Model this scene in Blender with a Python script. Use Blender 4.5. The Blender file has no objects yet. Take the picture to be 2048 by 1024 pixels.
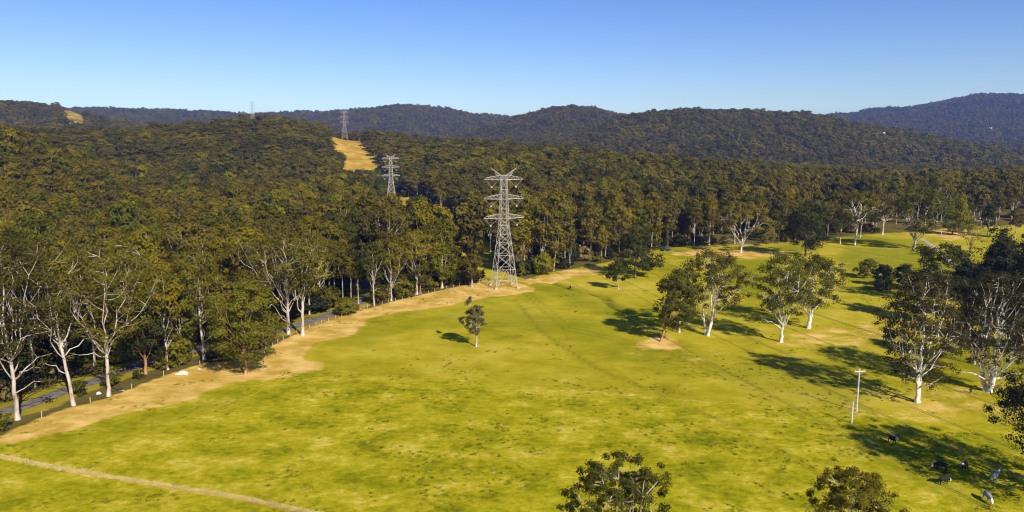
import bpy, math, random
import numpy as np
from mathutils import Vector, Matrix

# ------------------------------------------------------------------ camera, sky, sun, exposure
S = bpy.context.scene
COL = S.collection
CAM_H = 50.0
PITCH = math.radians(8.63)
FPX = 1462.0                                   # focal length in pixels of a 2048 px wide frame
cam_d = bpy.data.cameras.new('camera')
cam_d.sensor_width = 36.0
cam_d.lens = FPX / 2048.0 * 36.0
cam_d.clip_start = 0.5
cam_d.clip_end = 40000.0
cam = bpy.data.objects.new('camera', cam_d)
cam.location = (0, 0, CAM_H)
cam.rotation_euler = (math.radians(90) - PITCH, 0, 0)
COL.objects.link(cam)
S.camera = cam

SUN_EL = math.radians(34.0)
SUN_AZ = math.radians(148.5)                   # clockwise from +Y: behind the camera, to the right
W = bpy.data.worlds.new('World')
S.world = W
W.use_nodes = True
wn = W.node_tree.nodes
wl = W.node_tree.links
wn.clear()
w_out = wn.new('ShaderNodeOutputWorld')
w_bg = wn.new('ShaderNodeBackground')
w_sky = wn.new('ShaderNodeTexSky')
w_sky.sky_type = 'NISHITA'
w_sky.sun_disc = False
w_sky.sun_elevation = SUN_EL
w_sky.sun_rotation = SUN_AZ
w_sky.altitude = 0.0
w_sky.air_density = 1.0
w_sky.dust_density = 0.2
w_sky.ozone_density = 4.0
w_bg.inputs['Strength'].default_value = 0.10
w_hsv = wn.new('ShaderNodeHueSaturation')          # deep clear blue of the photograph, over the whole sky alike
w_hsv.inputs['Hue'].default_value = 0.522
w_hsv.inputs['Saturation'].default_value = 1.27
wl.new(w_sky.outputs[0], w_hsv.inputs['Color'])
wl.new(w_hsv.outputs[0], w_bg.inputs[0])
wl.new(w_bg.outputs[0], w_out.inputs[0])

sun_d = bpy.data.lights.new('sun', 'SUN')
sun_d.energy = 4.9
sun_d.angle = math.radians(0.5)
sun_d.color = (1.0, 0.93, 0.80)
sun = bpy.data.objects.new('sun', sun_d)
sv = Vector((math.sin(SUN_AZ) * math.cos(SUN_EL), math.cos(SUN_AZ) * math.cos(SUN_EL), math.sin(SUN_EL)))
sun.rotation_euler = (-sv).to_track_quat('-Z', 'Y').to_euler()
sun.location = (60, -80, 120)
COL.objects.link(sun)

S.view_settings.view_transform = 'Standard'
S.view_settings.look = 'None'
S.view_settings.gamma = 1.0
S.view_settings.use_curve_mapping = False
S.view_settings.exposure = 0.45
S.render.engine = 'CYCLES'
S.cycles.use_denoising = True
S.cycles.max_bounces = 6
S.cycles.diffuse_bounces = 3
S.cycles.transparent_max_bounces = 8
S.cycles.volume_bounces = 0
S.cycles.pixel_filter_type = 'BLACKMAN_HARRIS'
S.cycles.filter_width = 1.15

# ------------------------------------------------------------------ numeric helpers
def sstep(a, b, x):
    t = np.clip((np.asarray(x, float) - a) / (b - a), 0, 1)
    return t * t * (3 - 2 * t)

_R = np.random.RandomState(7)
_TAB = _R.rand(256, 256)
def vnoise(x, y):
    x = np.asarray(x, float); y = np.asarray(y, float)
    xi = np.floor(x).astype(int); yi = np.floor(y).astype(int)
    fx = x - xi; fy = y - yi
    fx = fx * fx * (3 - 2 * fx); fy = fy * fy * (3 - 2 * fy)
    g = lambda i, j: _TAB[i % 256, j % 256]
    return (g(xi, yi) * (1 - fx) + g(xi + 1, yi) * fx) * (1 - fy) + (g(xi, yi + 1) * (1 - fx) + g(xi + 1, yi + 1) * fx) * fy
def fbm(x, y, o=4):
    s = 0; a = 1.0; t = 0
    for k in range(o):
        s = s + a * (vnoise(x * 2 ** k + 17.3 * k, y * 2 ** k + 9.1 * k) - 0.5); t += a; a *= 0.5
    return s / t * 2

# ------------------------------------------------------------------ terrain
UC = math.cos(PITCH)
def layer(pts, D, F, W_, th):
    """a range of hills: skyline given as bearing/elevation pairs, at depth D(px), rising from foot F(px)"""
    px = np.array([p[0] for p in pts], float); py = np.array([p[1] for p in pts], float)
    dpx = np.array([p[0] for p in D], float); dv = np.array([p[1] for p in D], float)
    fpx = np.array([p[0] for p in F], float); fv = np.array([p[1] for p in F], float)
    def h(x, y):
        yy = np.maximum(y, 60.0)
        b = 1024 + FPX * (x / yy) / UC
        d = np.interp(b, dpx, dv); f = np.interp(b, fpx, fv)
        sk = np.interp(b, px, py)
        top = CAM_H + (290.0 - sk) / FPX / 1.02 * d - th
        top = np.maximum(top, 0)
        up = sstep(0, 1, (yy - f) / (d - f)) * 0.75 + 0.25 * np.clip((yy - f) / (d - f), 0, 1)
        dn = 1 - 0.7 * sstep(0, 1, (yy - d) / W_)
        return top * np.where(yy < d, up, dn) * sstep(120, 300, y)
    return h
LAYERS = [
    layer([(-900, 150), (-300, 215), (0, 262), (80, 288), (170, 330), (260, 372), (330, 420), (2600, 420)],
          [(0, 520), (2600, 520)], [(0, 260), (2600, 260)], 260, 16),
    layer([(-900, 240), (0, 252), (170, 250), (300, 246), (430, 238), (560, 236), (640, 246), (690, 256), (740, 258), (850, 277),
           (1000, 286), (1130, 292), (1200, 300), (1300, 311), (1450, 326), (1600, 338), (1750, 350), (2600, 350)],
          [(-400, 800), (0, 850), (500, 950), (690, 1030), (850, 960), (1000, 860), (1200, 800), (1400, 720), (2600, 700)],
          [(0, 480), (640, 560), (740, 590), (850, 470), (1000, 400), (1300, 420), (2600, 440)], 420, 14),
    layer([(-900, 420), (300, 330), (380, 262), (440, 236), (508, 216), (560, 222), (620, 236), (690, 262), (760, 300), (2600, 420)],
          [(0, 1660), (2600, 1660)], [(0, 1250), (2600, 1250)], 500, 15),
    layer([(-300, 400), (900, 320), (1000, 290), (1100, 268), (1200, 244), (1244, 231), (1300, 223), (1369, 215), (1404, 213), (1492, 211),
           (1545, 218), (1610, 224), (1720, 243), (1786, 254), (1852, 267), (1961, 287), (2048, 302), (2300, 320), (2700, 330)],
          [(0, 1900), (1600, 1900), (2048, 1700), (2600, 1700)], [(0, 1150), (2600, 1150)], 700, 14),
    layer([(-900, 400), (830, 300), (900, 274), (951, 256), (1000, 240), (1019, 233), (1069, 225), (1098, 217), (1142, 212), (1200, 217),
           (1244, 226), (1330, 240), (1500, 270), (2600, 300)], [(0, 2600), (2600, 2600)], [(0, 1600), (2600, 1600)], 700, 14),
    layer([(-900, 235), (120, 213), (180, 216), (250, 217), (330, 218), (400, 223), (500, 226), (600, 225), (660, 223), (726, 217), (817, 214),
           (893, 219), (951, 230), (990, 228), (1019, 233), (1100, 242), (1400, 262), (2600, 290)], [(0, 3600), (2600, 3600)],
          [(0, 2200), (2600, 2200)], 900, 14),
    layer([(-900, 330), (1300, 262), (1500, 240), (1610, 229), (1694, 226), (1764, 215), (1852, 202), (1939, 188), (2048, 187), (2200, 193),
           (2500, 225)], [(0, 4500), (2600, 4500)], [(0, 2500), (2600, 2500)], 1300, 18),
    layer([(-900, 225), (-300, 208), (0, 195), (40, 191), (80, 193), (100, 195), (117, 190), (155, 192), (180, 205), (250, 229), (350, 243), (450, 262),
           (600, 300), (2600, 320)], [(0, 1800), (2600, 1800)], [(0, 1050), (2600, 1050)], 700, 26),
]
GULLY_PX = [(1072, 556), (1108, 566), (1150, 580), (1205, 592), (1225, 612), (1262, 626), (1300, 630)]
def H0(x, y):
    x = np.asarray(x, float); y = np.asarray(y, float)
    z = np.zeros(np.broadcast(x, y).shape)
    k = 7.0
    acc = np.ones_like(z)
    for L in LAYERS:
        acc = acc + np.exp(np.minimum(L(x, y) / k, 80)) - 1
    z = k * np.log(acc)
    r = np.hypot(x, y)
    z = z * (1 + 0.10 * fbm(x / 260.0, y / 260.0, 4)) - np.clip(z, 0, 60) * 0.13 * np.abs(fbm(x / 170. + 5, y / 170., 2)) - np.clip(z - 50, 0, 160) * 0.22 * np.abs(fbm(x / 420. + 2, y / 420., 3))
    z = z + 0.9 * fbm(x / 90.0, y / 90.0, 2) * sstep(160, 330, r) + 0.25 * fbm(x / 28.0, y / 28.0, 3)
    return z

cp, sp = math.cos(PITCH), math.sin(PITCH)
def project(x, y, z):
    zc = y * cp + (CAM_H - z) * sp
    yc = (CAM_H - z) * cp - y * sp
    zc = np.where(np.abs(zc) < 1e-3, 1e-3, zc)
    return 1024 + FPX * x / zc, 512 + FPX * yc / zc, zc
def ray(px, py):
    dx = (px - 1024) / FPX; dy = (py - 512) / FPX
    return dx, cp - dy * sp, -sp - dy * cp        # per unit of view depth
def flat(px, py, z=0.0):
    a, b, c = ray(px, py)
    t = (z - CAM_H) / c
    return a * t, b * t
def on_ground(px, py):
    a, b, c = ray(px, py)
    ts = np.geomspace(40, 9000, 4000)
    zz = CAM_H + c * ts
    d = zz - H0(a * ts, b * ts)
    i = np.argmax(d < 0)
    t0, t1 = ts[max(i - 1, 0)], ts[i]
    for _ in range(20):
        tm = (t0 + t1) / 2
        if CAM_H + c * tm - float(H0(a * tm, b * tm)) < 0: t1 = tm
        else: t0 = tm
    return a * t1, b * t1, float(H0(a * t1, b * t1))

def world_poly(pts):
    return np.array([flat(px, py) for px, py in pts])
def seg_dist(x, y, P, closed=False):
    best = np.full(np.shape(x), 1e9)
    n = len(P)
    for i in range(n if closed else n - 1):
        ax, ay = P[i]; bx, by = P[(i + 1) % n]
        dx, dy = bx - ax, by - ay
        t = np.clip(((x - ax) * dx + (y - ay) * dy) / (dx * dx + dy * dy + 1e-9), 0, 1)
        best = np.minimum(best, np.hypot(x - ax - t * dx, y - ay - t * dy))
    return best
def inside(x, y, P):
    r = np.zeros(np.shape(x), bool)
    n = len(P)
    for i in range(n):
        ax, ay = P[i]; bx, by = P[(i + 1) % n]
        c = ((ay > y) != (by > y)) & (x < (bx - ax) * (y - ay) / (by - ay + 1e-12) + ax)
        r ^= c
    return r
def sdist(x, y, P):
    d = seg_dist(x, y, P, True)
    return np.where(inside(x, y, P), d, -d)
def box_sel(x, y, P, m):
    return (x > P[:, 0].min() - m) & (x < P[:, 0].max() + m) & (y > P[:, 1].min() - m) & (y < P[:, 1].max() + m)
def poly_mask(x, y, P, soft, jit=0.0, js=8.0):
    out = np.zeros(np.shape(x))
    s = box_sel(x, y, P, soft + jit + 2)
    if s.any():
        d = sdist(x[s], y[s], P)
        if jit: d = d + jit * fbm(x[s] / js, y[s] / js, 3)
        out[s] = sstep(-soft, soft, d)
    return out

GULLY = world_poly(GULLY_PX)
def H(x, y):
    z = H0(x, y)
    x = np.asarray(x, float); y = np.asarray(y, float)
    d = seg_dist(x, y, GULLY)
    return z - 0.9 * np.exp(-(d / 1.6) ** 2)

# transmission line: tower positions from base points
TOW = []
T1 = np.array(flat(1008, 574)); TOW.append(T1)
T2 = np.array([(783 - 1024) / FPX * 582 * 1.0, 582 * 1.0]); TOW.append(T2)
T3 = np.array([(690 - 1024) / FPX * 1040 * UC, 1040.0]); TOW.append(T3)
T4 = np.array([(508 - 1024) / FPX * 1655 * UC, 1655.0]); TOW.append(T4)
T0 = T1 - (T2 - T1) / np.linalg.norm(T2 - T1) * 330.0

# plan of the forest
FENCE_PX = [(-160, 925), (0, 872), (107, 826), (215, 797), (330, 750), (408, 726), (500, 716), (570, 678), (640, 648), (720, 620), (800, 600), (870, 584), (930, 571), (985, 563)]
FENCE = world_poly(FENCE_PX)
far_l = [(-260, 330), (-900, 900), (-4000, 4000), (-7000, 9000), (7000, 9000)]
LEFT_F = np.array([tuple(p) for p in FENCE] + [(-14, 300), (-50, 420), (-110, 640), (-240, 1040), (-580, 1655), (-2600, 5200), (-5200, 5200), (-160, 100)])
RIGHT_PX = [(1052, 560), (1100, 546), (1180, 531), (1260, 516), (1330, 498), (1440, 491), (1560, 487), (1650, 480), (1700, 474), (1800, 466), (1900, 458), (2048, 452), (2300, 446)]
RIGHT_F = np.array([tuple(flat(*p)) for p in RIGHT_PX] + [(5200, 5200), (-2600, 5200), (-580, 1655), (-240, 1040), (-110, 640), (-50, 420), (-14, 300)])
ROAD_PX = [(-120, 850), (60, 812), (120, 785), (200, 758), (330, 712), (430, 690), (560, 662), (640, 636), (690, 618), (722, 602), (742, 588), (735, 572), (700, 560)]
ROAD = world_poly(ROAD_PX)
LINE = np.array([T0, T1, T2, T3, T4])
STRIP_PX = [(668, 266), (694, 269), (722, 284), (736, 302), (742, 330), (738, 352), (706, 352), (684, 328), (677, 300)]
FAR_CUT_PX = [(112, 190), (135, 190), (155, 190), (163, 226), (176, 256), (136, 256), (122, 226)]
SMALL_CUT_PX = [(1086, 377), (1104, 362), (1130, 360), (1152, 350), (1156, 357), (1140, 366), (1112, 378)]
HOUSES_PX = [(1762, 272), (1980, 259)]
HOUSE_XY = [on_ground(px, py) for px, py in HOUSES_PX]
def pix_poly(x, y, z, pts):
    px, py, zc = project(x, y, z)
    return inside(px, py, np.array(pts, float)) & (zc > 10)

def corridor(x, y):
    d = seg_dist(x, y, LINE)
    wdt = np.interp(y, [250, 300, 350, 425, 600, 1100, 1700], [6, 10, 20, 28, 27, 24, 24])
    # beyond the second tower the trees stand closer on the right hand side
    a = np.array(T2); t = np.array(T3) - a; t = t / np.hypot(*t)
    side = (x - a[0]) * t[1] - (y - a[1]) * t[0]
    return np.where((y > 600) & (side > 0), np.minimum(wdt, 16.0), wdt) - d
def forest_at(x, y, z):
    f = inside(x, y, LEFT_F) | inside(x, y, RIGHT_F)
    f &= ~(corridor(x, y) + 5 * fbm(x / 18., y / 18., 2) > 0)
    f &= ~((seg_dist(x, y, ROAD) < 5.5) & (y < 330))
    f &= ~(pix_poly(x, y, z, FAR_CUT_PX) & (y > 1300) & (y < 2100))
    f &= ~(pix_poly(x, y, z, SMALL_CUT_PX) & (y > 400) & (y < 900))
    for hx, hy, hz in HOUSE_XY:
        f &= np.hypot(x - hx, (y - hy + 20) * 0.5) > 21
    return f

# ------------------------------------------------------------------ materials
def newmat(name):
    m = bpy.data.materials.new(name)
    m.use_nodes = True
    nt = m.node_tree
    b = nt.nodes['Principled BSDF']
    b.inputs['Roughness'].default_value = 0.9
    b.inputs['Specular IOR Level'].default_value = 0.15
    return m, nt, b
def N(nt, t, **kw):
    n = nt.nodes.new(t)
    for k, v in kw.items(): setattr(n, k, v)
    return n
def ramp(nt, fac, stops):
    r = N(nt, 'ShaderNodeValToRGB')
    e = r.color_ramp.elements
    while len(e) < len(stops): e.new(0.5)
    for i, (p, c) in enumerate(stops):
        e[i].position = p; e[i].color = (c[0], c[1], c[2], 1)
    nt.links.new(fac, r.inputs[0])
    return r.outputs[0]
def noise(nt, vec, scale, detail=4, rough=0.55):
    n = N(nt, 'ShaderNodeTexNoise')
    n.inputs['Scale'].default_value = scale
    n.inputs['Detail'].default_value = detail
    n.inputs['Roughness'].default_value = rough
    if vec is not None: nt.links.new(vec, n.inputs['Vector'])
    return n.outputs[0]
def mixc(nt, fac, a, b, mode='MIX'):
    m = N(nt, 'ShaderNodeMix', data_type='RGBA', blend_type=mode)
    if isinstance(fac, (int, float)): m.inputs[0].default_value = fac
    else: nt.links.new(fac, m.inputs[0])
    for i, v in ((6, a), (7, b)):
        if isinstance(v, tuple): m.inputs[i].default_value = (v[0], v[1], v[2], 1)
        else: nt.links.new(v, m.inputs[i])
    return m.outputs[2]
def maths(nt, op, a, b=None, clamp=False):
    m = N(nt, 'ShaderNodeMath', operation=op, use_clamp=clamp)
    for i, v in ((0, a), (1, b)):
        if v is None: continue
        if isinstance(v, (int, float)): m.inputs[i].default_value = v
        else: nt.links.new(v, m.inputs[i])
    return m.outputs[0]
def maprange(nt, v, a, b):
    m = N(nt, 'ShaderNodeMapRange', interpolation_type='SMOOTHSTEP')
    m.inputs[1].default_value = a; m.inputs[2].default_value = b
    nt.links.new(v, m.inputs[0])
    return m.outputs[0]
def bump(nt, b, h, strength, dist):
    n = N(nt, 'ShaderNodeBump')
    n.inputs['Strength'].default_value = strength; n.inputs['Distance'].default_value = dist
    nt.links.new(h, n.inputs['Height']); nt.links.new(n.outputs[0], b.inputs['Normal'])

def ground_material():
    m, nt, b = newmat('ground_grass')
    geo = N(nt, 'ShaderNodeNewGeometry').outputs['Position']
    A = N(nt, 'ShaderNodeVertexColor', layer_name='mask_a'); Bm = N(nt, 'ShaderNodeVertexColor', layer_name='mask_b')
    sa = N(nt, 'ShaderNodeSeparateColor'); nt.links.new(A.outputs[0], sa.inputs[0])
    sb = N(nt, 'ShaderNodeSeparateColor'); nt.links.new(Bm.outputs[0], sb.inputs[0])
    dry, floor_, gold = sa.outputs[0], sa.outputs[1], sa.outputs[2]
    front, track, lush = sb.outputs[0], sb.outputs[1], sb.outputs[2]
    # mowing and drainage streaks run across the slope: noise stretched along x
    mp = N(nt, 'ShaderNodeMapping'); mp.inputs['Scale'].default_value = (0.8, 1.0, 1.0)
    mp.inputs['Rotation'].default_value = (0, 0, 0.25)
    nt.links.new(geo, mp.inputs[0]); st = mp.outputs[0]
    n_big = noise(nt, geo, 0.022, 3); n_mid = noise(nt, st, 0.16, 5, 0.6); n_fine = noise(nt, st, 0.8, 8, 0.75); n_tiny = noise(nt, geo, 4.0, 3, 0.6)
    # rear paddock: smooth lime yellow
    v = maths(nt, 'ADD', maths(nt, 'MULTIPLY', n_big, 0.45), maths(nt, 'ADD', maths(nt, 'MULTIPLY', n_mid, 0.35), maths(nt, 'MULTIPLY', n_fine, 0.2)))
    rear = ramp(nt, v, [(0.38, (0.22, 0.205, 0.006)), (0.46, (0.345, 0.292, 0.010)), (0.53, (0.435, 0.352, 0.020)), (0.63, (0.55, 0.42, 0.06))])
    v2 = maths(nt, 'ADD', maths(nt, 'MULTIPLY', n_big, 0.12), maths(nt, 'ADD', maths(nt, 'MULTIPLY', n_mid, 0.45), maths(nt, 'MULTIPLY', n_fine, 0.43)))
    frontc = ramp(nt, v2, [(0.37, (0.15, 0.152, 0.004)), (0.445, (0.25, 0.236, 0.005)), (0.50, (0.36, 0.312, 0.008)), (0.55, (0.455, 0.37, 0.02)), (0.61, (0.60, 0.47, 0.08))])
    c = mixc(nt, front, rear, frontc)
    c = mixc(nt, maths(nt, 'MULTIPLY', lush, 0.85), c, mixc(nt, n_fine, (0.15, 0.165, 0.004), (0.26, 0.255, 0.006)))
    # dark rank tufts
    tuft = maprange(nt, maths(nt, 'ADD', n_fine, maths(nt, 'MULTIPLY', n_tiny, 0.25)), 0.47, 0.38)
    c = mixc(nt, maths(nt, 'MULTIPLY', tuft, 0.5), c, (0.10, 0.11, 0.004))
    # thin darker green lines across the grass, and the gully bed
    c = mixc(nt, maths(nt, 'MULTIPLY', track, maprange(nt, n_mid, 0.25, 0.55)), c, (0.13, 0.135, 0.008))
    drv = maths(nt, 'ADD', dry, maths(nt, 'MULTIPLY', maths(nt, 'SUBTRACT', maths(nt, 'ADD', maths(nt, 'MULTIPLY', n_mid, 0.5), maths(nt, 'MULTIPLY', n_fine, 0.5)), 0.5), 1.3))
    dcol = mixc(nt, maprange(nt, n_mid, 0.38, 0.66), mixc(nt, n_fine, (0.36, 0.22, 0.025), (0.62, 0.40, 0.07)), (0.76, 0.50, 0.15))
    c = mixc(nt, maths(nt, 'MULTIPLY', maprange(nt, drv, 0.3, 0.62), maprange(nt, dry, 0.02, 0.2)), c, dcol)
    gcol = mixc(nt, maprange(nt, noise(nt, geo, 0.05, 5, 0.65), 0.36, 0.66), mixc(nt, n_mid, (0.26, 0.165, 0.012), (0.52, 0.30, 0.035)), mixc(nt, n_mid, (0.50, 0.30, 0.03), (0.66, 0.44, 0.13)))
    c = mixc(nt, gold, c, gcol)
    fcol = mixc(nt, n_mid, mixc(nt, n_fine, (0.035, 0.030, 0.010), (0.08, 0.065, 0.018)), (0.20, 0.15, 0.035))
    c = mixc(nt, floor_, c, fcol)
    c = mixc(nt, 0.35, c, mixc(nt, n_tiny, (0.35, 0.35, 0.35), (0.65, 0.65, 0.65)), 'OVERLAY')
    nt.links.new(c, b.inputs['Base Color'])
    b.inputs['Roughness'].default_value = 1.0
    b.inputs['Specular IOR Level'].default_value = 0.0
    hh = maths(nt, 'ADD', maths(nt, 'MULTIPLY', n_fine, 0.7), maths(nt, 'MULTIPLY', n_tiny, 0.3))
    bump(nt, b, hh, 0.55, 0.5)
    return m
M_GROUND = ground_material()

def leaf_material(name, c0, c1, c2, trans=0.34):
    """c0..c2: dull, mid and fresh foliage colours; varies by tree and by spray"""
    m, nt, b = newmat(name)
    geo = N(nt, 'ShaderNodeNewGeometry')
    oi = N(nt, 'ShaderNodeObjectInfo')
    nz = noise(nt, geo.outputs['Position'], 0.35, 3)
    nf = noise(nt, geo.outputs['Position'], 1.8, 2)
    nb = noise(nt, geo.outputs['Position'], 0.017, 3, 0.6)
    v = maths(nt, 'ADD', maths(nt, 'ADD', maths(nt, 'MULTIPLY', oi.outputs['Random'], 0.5), maths(nt, 'MULTIPLY', maths(nt, 'SUBTRACT', nb, 0.5), 1.3)), maths(nt, 'ADD', maths(nt, 'MULTIPLY', nz, 0.5), maths(nt, 'MULTIPLY', maths(nt, 'SUBTRACT', nf, 0.5), 0.5)))
    c = ramp(nt, v, [(0.15, c0), (0.5, c1), (0.9, c2)])
    nt.links.new(c, b.inputs['Base Color'])
    b.inputs['Roughness'].default_value = 0.75
    b.inputs['Specular IOR Level'].default_value = 0.12
    tr = N(nt, 'ShaderNodeBsdfTranslucent'); nt.links.new(c, tr.inputs[0])
    mx = N(nt, 'ShaderNodeMixShader'); mx.inputs[0].default_value = trans
    nt.links.new(b.outputs[0], mx.inputs[1]); nt.links.new(tr.outputs[0], mx.inputs[2])
    nt.links.new(mx.outputs[0], nt.nodes['Material Output'].inputs[0])
    return m
M_OLIVE = leaf_material('olive_foliage', (0.074, 0.063, 0.006), (0.150, 0.121, 0.007), (0.260, 0.200, 0.008))
M_BROWN = leaf_material('brownish_foliage', (0.082, 0.066, 0.014), (0.138, 0.107, 0.016), (0.200, 0.149, 0.018))
M_GREEN = leaf_material('deep_green_foliage', (0.046, 0.052, 0.007), (0.095, 0.097, 0.008), (0.175, 0.163, 0.009))
M_DARK = leaf_material('blackish_green_foliage', (0.018, 0.024, 0.008), (0.030, 0.037, 0.010), (0.056, 0.060, 0.010))
M_FRESH = leaf_material('fresh_green_foliage', (0.13, 0.125, 0.003), (0.22, 0.20, 0.004), (0.30, 0.25, 0.006))
M_DKOLIVE = leaf_material('dark_olive_foliage', (0.056, 0.052, 0.008), (0.096, 0.086, 0.009), (0.160, 0.135, 0.010))
M_DKGREEN = leaf_material('dark_green_foliage', (0.028, 0.034, 0.006), (0.048, 0.053, 0.007), (0.098, 0.096, 0.008))
M_DKBROWN = leaf_material('dark_brown_foliage', (0.040, 0.034, 0.010), (0.070, 0.057, 0.014), (0.115, 0.090, 0.018))
M_GREY = leaf_material('grey_brown_foliage', (0.09, 0.08, 0.03), (0.15, 0.13, 0.045), (0.21, 0.18, 0.06))
M_STRAW = leaf_material('straw_foliage', (0.17, 0.13, 0.04), (0.24, 0.18, 0.05), (0.30, 0.23, 0.06))
M_DRYGRASS = leaf_material('dry_grass_blades', (0.50, 0.40, 0.12), (0.68, 0.55, 0.20), (0.80, 0.66, 0.28))
M_TUFT = leaf_material('rank_grass_blades', (0.11, 0.12, 0.004), (0.18, 0.18, 0.004), (0.26, 0.24, 0.006))

def bark_material(name, pale, mid, dark, lo=0.38, hi=0.62):
    m, nt, b = newmat(name)
    tc = N(nt, 'ShaderNodeTexCoord').outputs['Object']
    mp = N(nt, 'ShaderNodeMapping'); mp.inputs['Scale'].default_value = (1.0, 1.0, 0.3); nt.links.new(tc, mp.inputs[0])
    n1 = noise(nt, mp.outputs[0], 1.1, 4); n2 = noise(nt, mp.outputs[0], 6.0, 4)
    c = ramp(nt, maths(nt, 'ADD', maths(nt, 'MULTIPLY', n1, 0.75), maths(nt, 'MULTIPLY', n2, 0.25)), [(lo - 0.05, dark), (lo + 0.06, mid), (hi, pale)])
    nt.links.new(c, b.inputs['Base Color'])
    bump(nt, b, n2, 0.4, 0.05)
    return m
M_WHITE = bark_material('white_gum_bark', (0.58, 0.52, 0.46), (0.38, 0.31, 0.24), (0.14, 0.10, 0.07), 0.39, 0.62)
M_BRIGHT = bark_material('bright_white_bark', (0.76, 0.71, 0.64), (0.55, 0.47, 0.38), (0.18, 0.13, 0.09), 0.36, 0.54)
M_PALE = bark_material('pale_bark', (0.58, 0.49, 0.36), (0.38, 0.30, 0.20), (0.14, 0.10, 0.06), 0.4, 0.64)
M_RED = bark_material('reddish_bark', (0.46, 0.26, 0.12), (0.30, 0.16, 0.07), (0.12, 0.07, 0.04))
M_DKBARK = bark_material('dark_bark', (0.16, 0.12, 0.08), (0.10, 0.075, 0.05), (0.05, 0.04, 0.03))

def plain(name, col, var=0.25, scale=3.0, rough=0.8, metal=0.0, spec=0.3):
    m, nt, b = newmat(name)
    tc = N(nt, 'ShaderNodeTexCoord').outputs['Object']
    n1 = noise(nt, tc, scale, 5)
    lo = tuple(c * (1 - var) for c in col); hi = tuple(min(1, c * (1 + var)) for c in col)
    nt.links.new(ramp(nt, n1, [(0.3, lo), (0.7, hi)]), b.inputs['Base Color'])
    b.inputs['Roughness'].default_value = rough; b.inputs['Metallic'].default_value = metal
    b.inputs['Specular IOR Level'].default_value = spec
    return m
M_STEEL = plain('galvanised_steel', (0.46, 0.415, 0.36), 0.15, 0.6, 0.55, 0.0, 0.4)
M_CONC = plain('concrete', (0.42, 0.39, 0.34), 0.2, 2.0)
M_INSUL = plain('pale_insulator_glass', (0.45, 0.42, 0.37), 0.1, 2.0, 0.3, 0.0, 0.5)
M_CABLE = plain('aluminium_cable', (0.07, 0.07, 0.07), 0.1, 1.0, 0.5, 0.3)
M_TIMBER = plain('weathered_timber', (0.58, 0.55, 0.48), 0.25, 2.0)
M_POST = plain('pale_fence_timber', (0.46, 0.39, 0.30), 0.25, 2.0)
M_ROAD = plain('grey_asphalt', (0.17, 0.15, 0.13), 0.45, 0.5, 0.95, 0, 0.1)
M_TRACK = plain('gravel', (0.42, 0.34, 0.22), 0.25, 0.5, 0.95, 0, 0.1)
M_STONE = plain('whitish_stone', (0.62, 0.58, 0.54), 0.2, 1.5)
M_CARPAINT = plain('dark_car_paint', (0.02, 0.02, 0.03), 0.1, 1.0, 0.25, 0, 0.5)
M_GLASS = plain('dark_window_glass', (0.03, 0.035, 0.04), 0.1, 1.0, 0.08, 0, 0.5)
M_TYRE = plain('black_rubber', (0.02, 0.02, 0.02), 0.1, 1.0, 0.9)
M_RIM = plain('grey_alloy', (0.45, 0.45, 0.45), 0.1, 1.0, 0.4)
M_LAMP = plain('lamp_glass', (0.6, 0.55, 0.5), 0.05, 1.0, 0.2)
M_ROOFW = plain('white_sheet_roof', (0.82, 0.80, 0.77), 0.05, 0.2, 0.6)
M_WALLP = plain('pale_wall', (0.58, 0.52, 0.46), 0.08, 0.3)
M_ROOFP = plain('pinkish_sheet_roof', (0.55, 0.34, 0.27), 0.1, 0.3)
M_MARK = plain('bluish_white_paint', (0.55, 0.68, 0.78), 0.1, 1.0)

# ------------------------------------------------------------------ mesh helpers
def quads_mesh(name, V, Q, mat=None, smooth=False, midx=None, mats=None):
    me = bpy.data.meshes.new(name)
    V = np.asarray(V, np.float32).reshape(-1, 3); Q = np.asarray(Q, np.int32).reshape(-1, 4)
    me.vertices.add(len(V)); me.vertices.foreach_set('co', V.ravel())
    me.loops.add(len(Q) * 4); me.loops.foreach_set('vertex_index', Q.ravel())
    me.polygons.add(len(Q))
    me.polygons.foreach_set('loop_start', np.arange(0, len(Q) * 4, 4, dtype=np.int32))
    try: me.polygons.foreach_set('loop_total', np.full(len(Q), 4, np.int32))
    except Exception: pass
    for mm in (mats or [mat]):
        if mm: me.materials.append(mm)
    if midx is not None: me.polygons.foreach_set('material_index', np.asarray(midx, np.int32))
    me.polygons.foreach_set('use_smooth', np.full(len(Q), smooth, bool))
    me.update(calc_edges=True)
    return me
def link(name, data, parent=None, loc=None):
    o = bpy.data.objects.new(name, data); COL.objects.link(o)
    if parent: o.parent = parent
    if loc is not None: o.location = loc
    return o
def tag(o, label=None, cat=None, group=None, kind=None):
    for k, v in (('label', label), ('category', cat), ('group', group), ('kind', kind)):
        if v: o[k] = v
    return o
def thing(name, label, cat, loc=(0, 0, 0), rz=0, group=None):
    o = bpy.data.objects.new(name, None); COL.objects.link(o)
    o.empty_display_size = 0.5
    o.location = loc; o.rotation_euler = (0, 0, rz)
    return tag(o, label, cat, group)
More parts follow.
